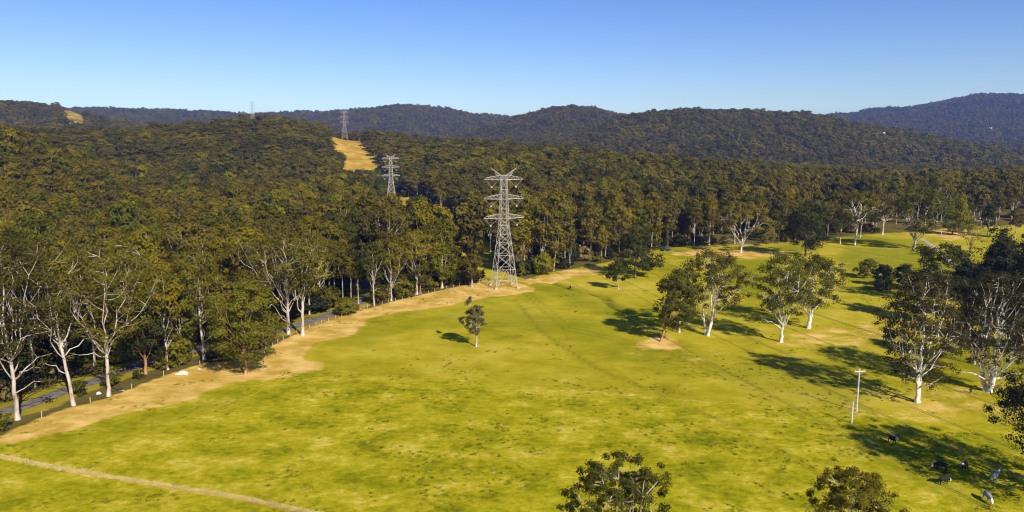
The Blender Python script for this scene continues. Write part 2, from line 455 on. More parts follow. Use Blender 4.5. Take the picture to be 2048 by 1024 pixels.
class Buf:
    def __init__(s): s.V = []; s.Q = []; s.n = 0
    def add(s, v, q):
        v = np.asarray(v, float).reshape(-1, 3); q = np.asarray(q, int).reshape(-1, 4)
        s.V.append(v); s.Q.append(q + s.n); s.n += len(v)
    def tube(s, P, R, k=5, cap=False):
        P = np.asarray(P, float); R = np.asarray(R, float)
        T = np.gradient(P, axis=0); T /= np.linalg.norm(T, axis=1)[:, None] + 1e-9
        ref = np.where(np.abs(T[:, 2:3]) > 0.85, np.array([[1., 0, 0]]), np.array([[0, 0, 1.]]))
        if abs(T[0, 2]) > 0.6: ref = np.repeat(np.array([[1., 0.05, 0]]), len(P), 0)
        a = np.cross(T, ref); a /= np.linalg.norm(a, axis=1)[:, None] + 1e-9
        b = np.cross(T, a)
        th = np.arange(k) * 2 * math.pi / k + 0.3
        ring = P[:, None, :] + R[:, None, None] * (a[:, None, :] * np.cos(th)[None, :, None] + b[:, None, :] * np.sin(th)[None, :, None])
        n = len(P)
        i = np.arange(n - 1)[:, None]; j = np.arange(k)[None, :]
        q = np.stack([i * k + j, i * k + (j + 1) % k, (i + 1) * k + (j + 1) % k, (i + 1) * k + j], -1).reshape(-1, 4)
        if cap and k == 4: q = np.vstack([q, [[3, 2, 1, 0]], [[(n - 1) * k + c for c in range(4)]]])
        s.add(ring.reshape(-1, 3), q)
    def bar(s, p, q, r): s.tube([p, q], [r, r], 4, True)
    def box(s, c, d, rz=0):
        c = np.asarray(c, float); d = np.asarray(d, float) / 2
        v = np.array([(x, y, z) for z in (-1, 1) for x, y in ((-1, -1), (1, -1), (1, 1), (-1, 1))]) * d
        ca, sa = math.cos(rz), math.sin(rz)
        v = np.stack([v[:, 0] * ca - v[:, 1] * sa, v[:, 0] * sa + v[:, 1] * ca, v[:, 2]], 1) + c
        s.add(v, [(3, 2, 1, 0), (4, 5, 6, 7), (0, 1, 5, 4), (1, 2, 6, 5), (2, 3, 7, 6), (3, 0, 4, 7)])
    def mesh(s, name, mat, smooth=False):
        return quads_mesh(name, np.vstack(s.V), np.vstack(s.Q), mat, smooth)

# ------------------------------------------------------------------ the ground sheet
def axis(lo, hi, a, b, st, g):
    m = list(np.arange(a, b + 0.01, st))
    s, v = st, b
    while v < hi: s = min(s * g, 60); v += s; m.append(v)
    s, v, lft = st, a, []
    while v > lo: s = min(s * g, 60); v -= s; lft.append(v)
    return np.array(lft[::-1] + m)
gx = axis(-6500, 6500, -115, 190, 1.0, 1.045)
gy = axis(-900, 9500, 66, 330, 1.0, 1.03)
X, Y = np.meshgrid(gx, gy)
Z = H(X, Y)
far_edge = np.maximum(np.abs(X) / 6500, (Y + 0) / 9500)
nx, ny = len(gx), len(gy)
V = np.stack([X, Y, Z], -1).reshape(-1, 3)
ii, jj = np.meshgrid(np.arange(ny - 1), np.arange(nx - 1), indexing='ij')
Q = np.stack([ii * nx + jj, ii * nx + jj + 1, (ii + 1) * nx + jj + 1, (ii + 1) * nx + jj], -1).reshape(-1, 4)
ground_me = quads_mesh('ground', V, Q, M_GROUND, True)
xf, yf, zf = V[:, 0], V[:, 1], V[:, 2]

dry = np.zeros(len(V))
for pts, soft, amt in [
    ([(-200, 950), (0, 893), (120, 862), (250, 832), (380, 800), (470, 768), (560, 752), (655, 738), (650, 727), (612, 712), (628, 690), (700, 672),
      (716, 648), (760, 630), (850, 618), (945, 600), (1040, 590), (1075, 577), (1020, 563), (985, 560), (930, 568), (870, 580), (800, 597), (720, 616), (640, 645), (570, 670), (500, 715),
      (408, 722), (330, 747), (215, 792), (107, 822), (0, 866), (-200, 930)], 3.2, 1.0),
    ([(1030, 562), (1110, 548), (1180, 533), (1215, 535), (1190, 552), (1120, 560), (1060, 572)], 2.0, 0.95),
    ([(1255, 690), (1300, 668), (1360, 680), (1400, 690), (1340, 702), (1290, 702)], 2.5, 0.6),
    ([(1500, 692), (1560, 670), (1620, 650), (1700, 652), (1740, 672), (1660, 690), (1590, 700)], 5.0, 0.46),
    ([(1700, 835), (1740, 790), (1830, 770), (1960, 762), (2100, 770), (2150, 850), (2000, 852), (1900, 845), (1800, 842)], 5.0, 0.40),
    ([(1180, 700), (1260, 690), (1420, 696), (1580, 700), (1500, 730), (1330, 720)], 3.0, 0.3),
    ([(935, 692), (955, 688), (975, 694), (960, 701)], 0.8, 0.7),
    ([(1640, 520), (1700, 530), (1690, 580), (1650, 590)], 3, 0.45),
    ([(1440, 512), (1520, 505), (1560, 512), (1500, 520)], 2, 0.6),
    ([(1850, 470), (1900, 452), (1960, 470), (1900, 482)], 3, 0.8),
    ([(1640, 690), (1720, 640), (1800, 660), (1760, 700)], 3, 0.4),
    ([(880, 745), (1000, 740), (1150, 755), (1400, 800), (1250, 790), (1000, 765)], 2.0, 0.28),
    ([(1690, 815), (1740, 825), (1800, 838), (1760, 842), (1700, 835)], 1.0, 0.5),
    ([(1340, 505), (1420, 498), (1500, 500), (1600, 505), (1560, 512), (1440, 514), (1330, 512)], 2.5, 0.6),
]:
    P = world_poly(pts)
    dry = np.maximum(dry, amt * poly_mask(xf, yf, P, soft, 3.2, 8.0))
# the pale line of dead grass across the bottom left corner, and the old fence line between the two paddocks
STRIP1 = world_poly([(-90, 903), (0, 915), (60, 925), (150, 942), (240, 956), (330, 970), (430, 987), (540, 1009), (640, 1031), (760, 1060)])
d1 = seg_dist(xf, yf, STRIP1)
OLD = world_poly([(640, 738), (760, 748), (950, 764), (1200, 785), (1400, 802), (1700, 828), (1900, 846), (2100, 858)])
d2 = seg_dist(xf, yf, OLD)
dry = np.maximum(dry, 0.42 * np.exp(-(d2 / 0.8) ** 2))
dry = np.maximum(dry, 0.8 * np.exp(-(d1 / 0.7) ** 2))
FRONT = world_poly([(-400, 900), (0, 880), (250, 830), (470, 765), (640, 738), (760, 748), (950, 764), (1200, 785), (1400, 802), (1700, 828), (1900, 846), (2300, 870), (2600, 1400), (1024, 2600), (-900, 1400)])
front = poly_mask(xf, yf, FRONT, 3.0, 1.0, 6.0)
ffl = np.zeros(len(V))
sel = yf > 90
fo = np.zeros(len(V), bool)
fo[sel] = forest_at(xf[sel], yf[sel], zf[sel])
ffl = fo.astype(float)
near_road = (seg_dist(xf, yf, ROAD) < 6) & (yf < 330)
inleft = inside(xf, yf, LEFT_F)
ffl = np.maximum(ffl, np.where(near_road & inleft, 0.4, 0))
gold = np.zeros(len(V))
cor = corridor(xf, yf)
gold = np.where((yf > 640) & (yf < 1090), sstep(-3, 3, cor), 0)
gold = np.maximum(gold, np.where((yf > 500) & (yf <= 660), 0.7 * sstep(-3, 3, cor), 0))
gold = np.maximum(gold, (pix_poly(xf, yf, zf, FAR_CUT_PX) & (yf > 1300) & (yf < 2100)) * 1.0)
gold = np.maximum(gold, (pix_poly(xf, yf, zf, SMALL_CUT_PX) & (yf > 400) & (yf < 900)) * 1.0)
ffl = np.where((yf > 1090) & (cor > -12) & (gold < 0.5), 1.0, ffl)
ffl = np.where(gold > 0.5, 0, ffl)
track = np.zeros(len(V))  # mask of narrow dark lines over the paddock; gully joins it below
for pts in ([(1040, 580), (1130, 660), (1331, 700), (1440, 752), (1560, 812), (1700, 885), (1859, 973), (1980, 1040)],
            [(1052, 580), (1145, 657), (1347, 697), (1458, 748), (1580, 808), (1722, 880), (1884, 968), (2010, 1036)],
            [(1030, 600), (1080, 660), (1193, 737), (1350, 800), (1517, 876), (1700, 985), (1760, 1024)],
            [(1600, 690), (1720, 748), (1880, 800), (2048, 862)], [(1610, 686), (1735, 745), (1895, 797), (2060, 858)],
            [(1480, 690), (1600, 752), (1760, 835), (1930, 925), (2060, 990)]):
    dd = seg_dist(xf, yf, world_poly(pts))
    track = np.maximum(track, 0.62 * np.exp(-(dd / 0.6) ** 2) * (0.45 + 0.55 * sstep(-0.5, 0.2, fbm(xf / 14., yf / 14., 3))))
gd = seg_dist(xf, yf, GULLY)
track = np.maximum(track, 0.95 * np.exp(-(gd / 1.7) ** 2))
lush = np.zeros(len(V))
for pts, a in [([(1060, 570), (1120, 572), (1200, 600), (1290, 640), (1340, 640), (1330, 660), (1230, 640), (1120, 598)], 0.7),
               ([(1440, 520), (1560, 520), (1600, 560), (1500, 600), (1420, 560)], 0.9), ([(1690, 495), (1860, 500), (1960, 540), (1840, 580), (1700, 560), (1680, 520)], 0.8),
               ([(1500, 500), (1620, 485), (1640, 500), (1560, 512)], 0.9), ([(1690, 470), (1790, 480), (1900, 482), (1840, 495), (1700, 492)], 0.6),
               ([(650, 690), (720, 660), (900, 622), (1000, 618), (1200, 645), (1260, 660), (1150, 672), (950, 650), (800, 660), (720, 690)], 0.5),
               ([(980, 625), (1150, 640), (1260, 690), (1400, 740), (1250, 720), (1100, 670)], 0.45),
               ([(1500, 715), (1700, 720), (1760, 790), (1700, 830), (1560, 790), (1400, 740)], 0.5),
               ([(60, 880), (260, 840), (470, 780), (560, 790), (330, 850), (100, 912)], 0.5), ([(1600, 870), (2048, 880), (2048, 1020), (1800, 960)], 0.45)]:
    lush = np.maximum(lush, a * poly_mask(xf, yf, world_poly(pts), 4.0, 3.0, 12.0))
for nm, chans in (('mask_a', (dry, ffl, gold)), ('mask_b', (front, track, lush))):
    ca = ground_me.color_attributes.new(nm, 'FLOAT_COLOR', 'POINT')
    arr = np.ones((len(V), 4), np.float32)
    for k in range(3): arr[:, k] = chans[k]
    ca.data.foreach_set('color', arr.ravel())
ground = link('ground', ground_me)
tag(ground, kind='structure')

def ribbon(name, P, w, mat, lift=0.03):
    P = np.asarray(P)
    # resample
    d = np.r_[0, np.cumsum(np.hypot(*np.diff(P, axis=0).T))]
    s = np.arange(0, d[-1], 1.0)
    C = np.stack([np.interp(s, d, P[:, 0]), np.interp(s, d, P[:, 1])], 1)
    for _ in range(6): C[1:-1] = (C[:-2] + 2 * C[1:-1] + C[2:]) / 4
    T = np.gradient(C, axis=0); T /= np.linalg.norm(T, axis=1)[:, None]
    Nn = np.stack([-T[:, 1], T[:, 0]], 1)
    k = 7
    off = np.linspace(-w / 2, w / 2, k)
    pts = C[:, None, :] + Nn[:, None, :] * off[None, :, None] + (0.25 * fbm(s / 5., s * 0 + 3, 2))[:, None, None] * (np.abs(off) > w * 0.45)[None, :, None] * Nn[:, None, :]
    z = H(pts[..., 0], pts[..., 1]) + lift + 0.06 * (1 - (off / (w / 2)) ** 2)[None, :]
    z = np.maximum(z, ground_z(pts[..., 0], pts[..., 1]) + lift)
    vv = np.concatenate([pts, z[..., None]], -1).reshape(-1, 3)
    n = len(C)
    i, j = np.meshgrid(np.arange(n - 1), np.arange(k - 1), indexing='ij')
    q = np.stack([i * k + j, i * k + j + 1, (i + 1) * k + j + 1, (i + 1) * k + j], -1).reshape(-1, 4)
    o = link(name, quads_mesh(name, vv, q, mat, True))
    return tag(o, kind='structure')
def ground_z(x, y):
    """height of the ground sheet itself (bilinear between its vertices)"""
    x = np.asarray(x, float); y = np.asarray(y, float)
    i = np.clip(np.searchsorted(gx, x) - 1, 0, nx - 2); j = np.clip(np.searchsorted(gy, y) - 1, 0, ny - 2)
    u = (x - gx[i]) / (gx[i + 1] - gx[i]); v = (y - gy[j]) / (gy[j + 1] - gy[j])
    return (Z[j, i] * (1 - u) + Z[j, i + 1] * u) * (1 - v) + (Z[j + 1, i] * (1 - u) + Z[j + 1, i + 1] * u) * v
ribbon('road', ROAD, 4.2, M_ROAD, 0.05)
ribbon('gravel_track', world_poly([(1838, 478), (1850, 484), (1866, 494), (1880, 506), (1905, 530), (1960, 560)]), 2.6, M_TRACK, 0.05)

# ------------------------------------------------------------------ trees
def leaf_quads(rs, C, rad, per, ln, wd, out=0.8, flatn=0.65):
    """sprays of leaves: kites scattered in flattened balls round the points C"""
    n = len(C) * per
    base = np.repeat(C, per, 0); rr = np.repeat(rad, per)
    d = rs.normal(size=(n, 3)); d /= np.linalg.norm(d, axis=1)[:, None]
    r = rs.rand(n) ** 0.45
    off = d * (r * rr)[:, None]; off[:, 2] *= flatn
    c = base + off
    cen = C.mean(0); cd = c - cen; cd /= np.abs(cd).max(0) + 1e-6
    nn = d * (out + 0.25) + cd * 1.1 + rs.normal(size=(n, 3)) * 0.45 + np.array([0, 0, 0.25]); nn /= np.linalg.norm(nn, axis=1)[:, None]
    a = rs.normal(size=(n, 3)) + d * 0.6; a -= nn * np.sum(a * nn, 1)[:, None]; a /= np.linalg.norm(a, axis=1)[:, None] + 1e-9
    b = np.cross(nn, a)
    s = 0.6 + 0.8 * rs.rand(n)
    l = (ln * s)[:, None]; w = (wd * s)[:, None]
    v = np.stack([c - a * l * 0.5, c + b * w * 0.5 - a * l * 0.08, c + a * l * 0.5, c - b * w * 0.5 - a * l * 0.08], 1).reshape(-1, 3)
    return v, np.arange(n * 4).reshape(-1, 4)
def profile(shape, t):
    t = np.clip(t, 0.001, 0.999)
    if shape == 'spread': return np.sin(np.pi * (0.10 + 0.80 * t ** 0.9)) ** 0.65
    if shape == 'vase': return np.clip(0.30 + 0.95 * t, 0, 1) * (1 - np.clip((t - 0.72) / 0.28, 0, 1) ** 2 * 0.75)
    if shape == 'cone': return (1 - t) ** 0.75 * (0.55 + 0.45 * np.clip(t * 6, 0, 1)) + 0.06
    if shape == 'flat': return 0.5 + 0.5 * t
    return np.sqrt(np.clip(1 - (2 * t - 1) ** 2, 0.02, 1))
def make_tree(seed, Ht, R, fork=0.3, zlow=0.35, shape='spread', limbs=6, clumps=46, cr=1.6, per=46, leaf=0.62, tr=None, stems=1, off=(0, 0),
              lean=(0, 0), low=0, twig=True, sides=7, outn=0.8, bare=0, extra=()):
    rs = np.random.RandomState(seed)
    tr = tr or (0.018 * Ht + 0.05)
    off = np.array([off[0], off[1]])
    zl = zlow * Ht; hc = Ht - zl
    B = Buf()
    LP = []
    def wob(P, a):
        n = len(P); j = rs.normal(size=(n, 3)) * a; j[0] = 0; j[-1] *= 0.3
        return P + j
    lim = []
    for s in range(stems):
        ph = 2 * math.pi * s / max(stems, 1) + rs.rand() * 1.2
        so = np.array([math.cos(ph), math.sin(ph)]) * (tr * 0.5 if stems > 1 else 0)
        fz = fork * Ht * (0.85 + 0.3 * rs.rand())
        spread_ = (0.10 * R if stems > 1 else 0.0)
        top = np.array([so[0] + lean[0] * fz / Ht + off[0] * fork + math.cos(ph) * spread_, so[1] + lean[1] * fz / Ht + off[1] * fork + math.sin(ph) * spread_, fz])
        t = np.linspace(0, 1, 7)[:, None]
        P = wob(np.array([[so[0], so[1], -0.4]]) * (1 - t) + top * t, 0.10 * tr + 0.03)
        r0 = tr * (0.75 if stems > 1 else 1.0)
        rad = r0 * (1 - 0.30 * t[:, 0]) * (1 + 0.55 * np.exp(-t[:, 0] * 12))
        B.tube(P, rad, sides)
        nl = max(2, int(round(limbs / stems)))
        for k in range(nl):
            lead = (k == 0)
            az = ph * (stems > 1) + 2 * math.pi * k / nl * (1.0 if stems == 1 else 0.55) + rs.normal() * 0.28 + (rs.rand() * 6 if (stems == 1 and k == 0) else 0)
            tt = 0.97 if lead else 0.42 + 0.5 * rs.rand()
            rr = R * float(profile(shape, tt)) * (0.25 * rs.rand() if lead else 0.62 + 0.3 * rs.rand())
            E = np.array([off[0] + lean[0] + math.cos(az) * rr, off[1] + lean[1] + math.sin(az) * rr, zl + hc * tt])
            i0 = 6 if (lead or rs.rand() < 0.45) else rs.randint(4, 6)
            S0 = P[i0]
            L = np.linalg.norm(E - S0)
            outv = np.array([math.cos(az), math.sin(az), 0])
            q1 = S0 + np.array([0, 0, 0.30 * L]) + outv * L * (0.02 if lead else 0.20)
            q2 = E - np.array([0, 0, 0.28 * L]) - outv * L * 0.02
            u = np.linspace(0, 1, 9)[:, None]
            C = (1 - u) ** 3 * S0 + 3 * u * (1 - u) ** 2 * q1 + 3 * u * u * (1 - u) * q2 + u ** 3 * E
            C = wob(C, 0.018 * L)
            rl = rad[-1] * (0.62 if lead else 0.34 + 0.14 * rs.rand())
            rads = rl * (1 - u[:, 0]) ** 0.8 + 0.018 * Ht / 22
            B.tube(C, rads, max(4, sides - 2))
            lim.append((C, rads))
            # a forked bough half way along
            if L > 5 and twig:
                for _ in range(2):
                    m = rs.randint(3, 6)
                    dvec = (C[m + 1] - C[m]); dvec /= np.linalg.norm(dvec)
                    side = rs.normal(size=3); side -= dvec * side.dot(dvec); side /= np.linalg.norm(side)
                    e2 = C[m] + (dvec * 0.75 + side * 0.6 + np.array([0, 0, 0.18])) * L * (0.30 + 0.22 * rs.rand())
                    rxy = np.hypot(e2[0] - off[0] - lean[0], e2[1] - off[1] - lean[1])
                    if rxy > R: e2[:2] = off + np.array(lean) + (e2[:2] - off - np.array(lean)) * R * 0.95 / rxy
                    e2[2] = min(e2[2], Ht)
                    u2 = np.linspace(0, 1, 6)[:, None]
                    mid = (C[m] + e2) / 2 + np.array([0, 0, -0.06 * L]) + rs.normal(size=3) * 0.04 * L
                    C2 = (1 - u2) ** 2 * C[m] + 2 * u2 * (1 - u2) * mid + u2 ** 2 * e2
                    r2 = rads[m] * 0.6 * (1 - u2[:, 0]) ** 0.8 + 0.014 * Ht / 22
                    B.tube(C2, r2, 4)
                    lim.append((C2, r2))
    for k in range(low):                                    # bare lower limbs
        az = rs.rand() * 6.28; h = fork * Ht * (0.35 + 0.6 * rs.rand()); L = R * (0.5 + 0.4 * rs.rand())
        u = np.linspace(0, 1, 7)[:, None]
        S0 = np.array([lean[0] * h / Ht, lean[1] * h / Ht, h]); E = S0 + np.array([math.cos(az) * L, math.sin(az) * L, L * (0.15 + 0.5 * rs.rand())])
        C = wob(S0 * (1 - u) + E * u + np.array([0, 0, 0.1 * L]) * np.sin(u * 3.14), 0.03 * L)
        B.tube(C, tr * 0.32 * (1 - u[:, 0] * 0.85) + 0.02, 5); lim.append((C, u[:, 0] * 0 + 0.05))
    # clumps of foliage
    t = rs.rand(clumps) ** (0.85 if shape != 'flat' else 0.3)
    if shape == 'cone': t = 1 - np.sqrt(1 - rs.rand(clumps) * 0.98)
    az = rs.rand(clumps) * 2 * np.pi
    fr = np.sqrt(0.08 + 0.92 * rs.rand(clumps))
    rr = R * profile(shape, t) * fr
    lump = 1 + 0.22 * np.sin(az * 3 + seed) * np.sin(t * 7 + seed * 1.7)
    rr = rr * lump
    CL = np.stack([off[0] + lean[0] + np.cos(az) * rr, off[1] + lean[1] + np.sin(az) * rr, zl + hc * (0.03 + 0.94 * t)], 1)
    if extra:
        CL = np.vstack([CL, np.array([e[:3] for e in extra for _ in range(3)]) + rs.normal(size=(3 * len(extra), 3)) * 0.35])
        for e in extra:
            u = np.linspace(0, 1, 7)[:, None]; E = np.array(e[:3]); S0 = P[5]
            C = S0 * (1 - u) + E * u + np.array([0, 0, 0.0]) + (E - S0) * np.array([0.25, 0.25, 0]) * np.sin(u * 3.14)
            B.tube(C, np.linspace(0.09, 0.03, 7), 5); lim.append((C, np.linspace(0.09, 0.03, 7)))
    tips = [c[-1] for c, r in lim if len(c) > 5]
    AL = np.vstack([c[2:] for c, r in lim])
    if twig:
        for c in CL[: int(clumps * 0.8)]:
            d = np.linalg.norm(AL - c, axis=1) + 0.9 * np.maximum(0, AL[:, 2] - c[2] + 0.5)
            a0 = AL[np.argmin(d)]
            if np.linalg.norm(a0 - c) < 0.4: continue
            u = np.linspace(0, 1, 4)[:, None]
            mid = (a0 + c) / 2 + rs.normal(size=3) * 0.12 * np.linalg.norm(a0 - c)
            C = (1 - u) ** 2 * a0 + 2 * u * (1 - u) * mid + u * u * c
            B.tube(C, np.array([0.05, 0.04, 0.03, 0.02]) * Ht / 22, 3)
    AC = np.vstack([CL, np.array(tips)]) if len(tips) else CL
    if bare: AC = AC[rs.rand(len(AC)) > bare]
    rad = cr * (0.6 + 0.75 * rs.rand(len(AC)))
    v, q = leaf_quads(rs, AC, rad, per, leaf * 1.25, leaf * 0.7, outn)
    K = v.reshape(-1, 4, 3)                                  # nothing droops into the ground
    K = K[K[:, :, 2].min(1) > 0.05]
    v = K.reshape(-1, 3); q = np.arange(len(v)).reshape(-1, 4)
    return B, v, q
def tree_thing(name, label, pos, mt, ml, rz=0, group=None, cat='tree', **kw):
    kw['per'] = int(kw.get('per', 46) * 1.7); kw['leaf'] = kw.get('leaf', 0.62) * 0.76
    B, v, q = make_tree(**kw)
    r = thing(name, label, cat, pos, rz, group)
    link('trunk', B.mesh('trunk', mt, True), r)
    link('crown', quads_mesh('crown', v, q, ml), r)
    return r

TREES = []                                                   # (x, y, radius) kept clear when the forest is planted
TOTAL = [0]
def px_tree(name, label, px, by, ty, x0, x1, mt, ml, seed, group=None, cat='tree', gz=None, **kw):
    """tree standing at the ground point under (px, by), as tall and wide as it is there"""
    x, y, z = on_ground(px, by)
    _, _, zc = project(x, y, z)
    # height so that the top reaches row ty
    a, b, c = ray(px, ty)
    Ht = CAM_H + c * (y / b) - z
    R = (x1 - x0) / 2 / FPX * zc
    cxoff = ((x0 + x1) / 2 - px) / FPX * zc
    kw.setdefault('off', (cxoff, 0))
    if 'tr' in kw: kw['tr'] *= 0.82
    cr = kw.pop('cr', None) or max(0.5, R * 0.24)
    TREES.append((x, y, max(3.2, R * 0.55)))
    return tree_thing(name, label, (x, y, float(ground_z(x, y))), mt, ml, 0, group, cat, seed=seed, Ht=Ht, R=max(R - cr * 0.25, R * 0.7), cr=cr, **kw)

E_ = 'eucalyptus_tree'
# --- trees standing on the open grass to the right
px_tree(E_, 'bushy dark tree with reddish brown trunk at the near edge of a tan bare patch', 1322, 683, 540, 1293, 1394, M_RED, M_GREEN, 11,
        fork=0.3, zlow=0.18, shape='round', limbs=7, clumps=74, per=60, leaf=0.55, tr=0.4, lean=(1.0, 0), cr=1.5)
px_tree(E_, 'many stemmed white eucalyptus with airy grey green crown beside the bushy red trunked tree', 1414, 671, 503, 1338, 1500, M_BRIGHT, M_OLIVE, 12,
        fork=0.2, zlow=0.34, shape='spread', limbs=10, clumps=150, per=40, leaf=0.46, tr=0.66, stems=3, cr=1.5)
px_tree(E_, 'white trunked eucalyptus whose trunk forks low, left of the thick short trunked one', 1562, 684, 510, 1506, 1622, M_BRIGHT, M_GREEN, 13,
        fork=0.26, zlow=0.30, shape='spread', limbs=8, clumps=130, per=42, leaf=0.46, tr=0.55, cr=1.45, low=2)
px_tree(E_, 'eucalyptus with short thick white trunk and broad dense dark crown', 1616, 656, 512, 1556, 1690, M_BRIGHT, M_GREEN, 14,
        fork=0.2, zlow=0.26, shape='round', limbs=9, clumps=125, per=42, leaf=0.5, tr=0.75, stems=2, cr=1.6)
px_tree(E_, 'tall white eucalyptus with two leaning stems just right of the utility pole', 1836, 804, 546, 1748, 1916, M_BRIGHT, M_DKBROWN, 15,
        fork=0.2, zlow=0.16, shape='spread', limbs=12, clumps=230, per=42, leaf=0.40, tr=0.70, stems=2, low=3, cr=1.3)
px_tree(E_, 'big eucalyptus with white limbs rising like a candelabra and a brownish crown', 1975, 783, 545, 1890, 2066, M_BRIGHT, M_DKBROWN, 16,
        fork=0.14, zlow=0.22, shape='spread', limbs=14, clumps=250, per=42, leaf=0.40, tr=0.92, stems=3, low=3, cr=1.4)
px_tree(E_, 'dense dark eucalyptus standing behind the candelabra shaped one', 1947, 728, 590, 1898, 1990, M_PALE, M_DKBROWN, 17,
        fork=0.35, zlow=0.28, shape='round', limbs=6, clumps=56, per=40, leaf=0.6, cr=1.7)
px_tree(E_, 'slender pale stemmed tree between the bushy red trunked tree and the many stemmed one', 1358, 665, 560, 1335, 1385, M_PALE, M_OLIVE, 18,
        fork=0.4, zlow=0.35, shape='round', limbs=5, clumps=26, per=34, leaf=0.5, cr=1.1)
px_tree('young_tree', 'small lone tree with a pale trunk and brushy crown in the middle of the paddock', 953, 693, 610, 929, 974, M_WHITE, M_GREY, 21,
        fork=0.42, zlow=0.28, shape='round', limbs=9, clumps=90, per=34, leaf=0.36, tr=0.3, cr=0.6, extra=[(-1.9, 0.2, 11.4), (-1.5, 0.1, 12.3), (-3.9, 0.3, 7.2), (-3.6, 0, 6.4)])
px_tree('young_tree', 'small rounded tree with short pale trunk near the gully', 1236, 579, 526, 1210, 1262, M_PALE, M_GREEN, 22,
        fork=0.3, zlow=0.28, shape='round', limbs=5, clumps=30, per=40, leaf=0.6, cr=1.1)
px_tree('pine_tree', 'dark spreading pine at the meadow edge in front of the forest', 1270, 553, 440, 1210, 1335, M_DKBARK, M_GREEN, 23,
        fork=0.4, zlow=0.12, shape='cone', limbs=9, clumps=90, per=44, leaf=0.75, cr=1.9)
px_tree(E_, 'old eucalyptus with a wide white Y of bare limbs on the meadow edge', 1482, 505, 406, 1420, 1548, M_BRIGHT, M_OLIVE, 24,
        fork=0.16, zlow=0.36, shape='spread', limbs=7, clumps=62, per=40, leaf=0.75, tr=0.62, cr=2.2, low=2)
px_tree('pine_tree', 'blackish dense cypress like tree on the green beside the old Y limbed eucalyptus', 1611, 513, 404, 1560, 1668, M_DKBARK, M_DARK, 25,
        fork=0.3, zlow=0.10, shape='round', limbs=8, clumps=80, per=44, leaf=0.85, cr=2.4)
px_tree(E_, 'slim dark stemmed eucalyptus left of the two tall white trunks on the green', 1680, 488, 418, 1658, 1704, M_PALE, M_GREEN, 26,
        fork=0.5, zlow=0.45, shape='round', limbs=5, clumps=30, per=34, leaf=0.8, cr=1.8)
px_tree(E_, 'tall eucalyptus with the longest straight white trunk on the green', 1709, 491, 384, 1668, 1770, M_BRIGHT, M_OLIVE, 27,
        fork=0.46, zlow=0.5, shape='spread', limbs=8, clumps=46, per=36, leaf=0.8, tr=0.5, cr=2.1, low=1)
px_tree(E_, 'straight grey trunked eucalyptus close behind the longest white trunk', 1720, 475, 388, 1690, 1760, M_PALE, M_OLIVE, 28,
        fork=0.45, zlow=0.5, shape='spread', limbs=5, clumps=34, per=34, leaf=0.8, tr=0.4, cr=2.0)
px_tree(E_, 'eucalyptus with ladder like white side limbs along its trunk', 1765, 469, 388, 1728, 1804, M_BRIGHT, M_BROWN, 29,
        fork=0.42, zlow=0.45, shape='spread', limbs=8, clumps=42, per=34, leaf=0.8, tr=0.42, cr=2.0, low=6)
px_tree(E_, 'broad dark tree with a stout white trunk beside the gravel track', 1827, 499, 372, 1780, 1896, M_WHITE, M_GREEN, 30,
        fork=0.16, zlow=0.22, shape='round', limbs=9, clumps=90, per=46, leaf=0.85, tr=0.85, cr=2.5)
px_tree(E_, 'tall white eucalyptus standing behind the gravel track', 1873, 444, 348, 1838, 1912, M_WHITE, M_OLIVE, 31,
        fork=0.3, zlow=0.35, shape='vase', limbs=8, clumps=50, per=34, leaf=0.9, tr=0.55, stems=2, cr=2.4)
px_tree('pine_tree', 'mid green conifer between the gravel track and the low shelter', 1904, 470, 392, 1880, 1948, M_DKBARK, M_FRESH, 32,
        fork=0.5, zlow=0.12, shape='cone', limbs=8, clumps=70, per=40, leaf=0.9, cr=2.2)
px_tree('bare_tree', 'thin straw coloured half bare tree with a dark trunk', 1935, 520, 446, 1908, 1982, M_DKBARK, M_STRAW, 33,
        fork=0.42, zlow=0.3, shape='vase', limbs=9, clumps=30, per=14, leaf=0.5, tr=0.34, cr=1.3)
for k, (px, by, ty, x0, x1) in enumerate([(1996, 604, 462, 1944, 2050), (2048, 596, 470, 2000, 2110), (1965, 640, 520, 1915, 2020), (2030, 650, 510, 1985, 2085), (1925, 600, 520, 1885, 1965), (2000, 560, 455, 1960, 2045), (2050, 700, 540, 2000, 2110)]):
    px_tree('pine_tree', ['tallest blackish pine in the dense clump at the right edge', 'blackish pine cut by the right edge of the photo',
            'dark low pine in front left of the tallest blackish pine', 'dark bushy pine in front of the pine cut by the right edge',
            'small dark pine left of the tallest blackish pine', 'dark pine top behind the tallest blackish pine', 'lowest dark pine behind the candelabra shaped eucalyptus'][k],
            px, by, ty, x0, x1, M_DKBARK, M_DARK, 40 + k, group='dark pines at the right edge',
            fork=0.4, zlow=0.06, shape='cone' if k != 3 else 'round', limbs=8, clumps=86, per=46, leaf=0.8, cr=2.2)
for k, (px, by, ty, x0, x1) in enumerate([(1878, 606, 490, 1815, 1935), (1845, 640, 545, 1800, 1885), (1905, 655, 560, 1870, 1950)]):
    px_tree('flat_topped_tree', ['flat topped dark tree with layered shelves of foliage behind the round shrubs', 'smaller flat topped tree in front of the layered one',
            'sparse dark flat topped tree left of the dark low pine'][k], px, by, ty, x0, x1, M_PALE, M_DARK if k else M_GREEN, 50 + k, group='flat topped trees at the right',
            fork=0.4, zlow=0.45, shape='flat', limbs=8, clumps=44, per=44, leaf=0.65, cr=1.7)
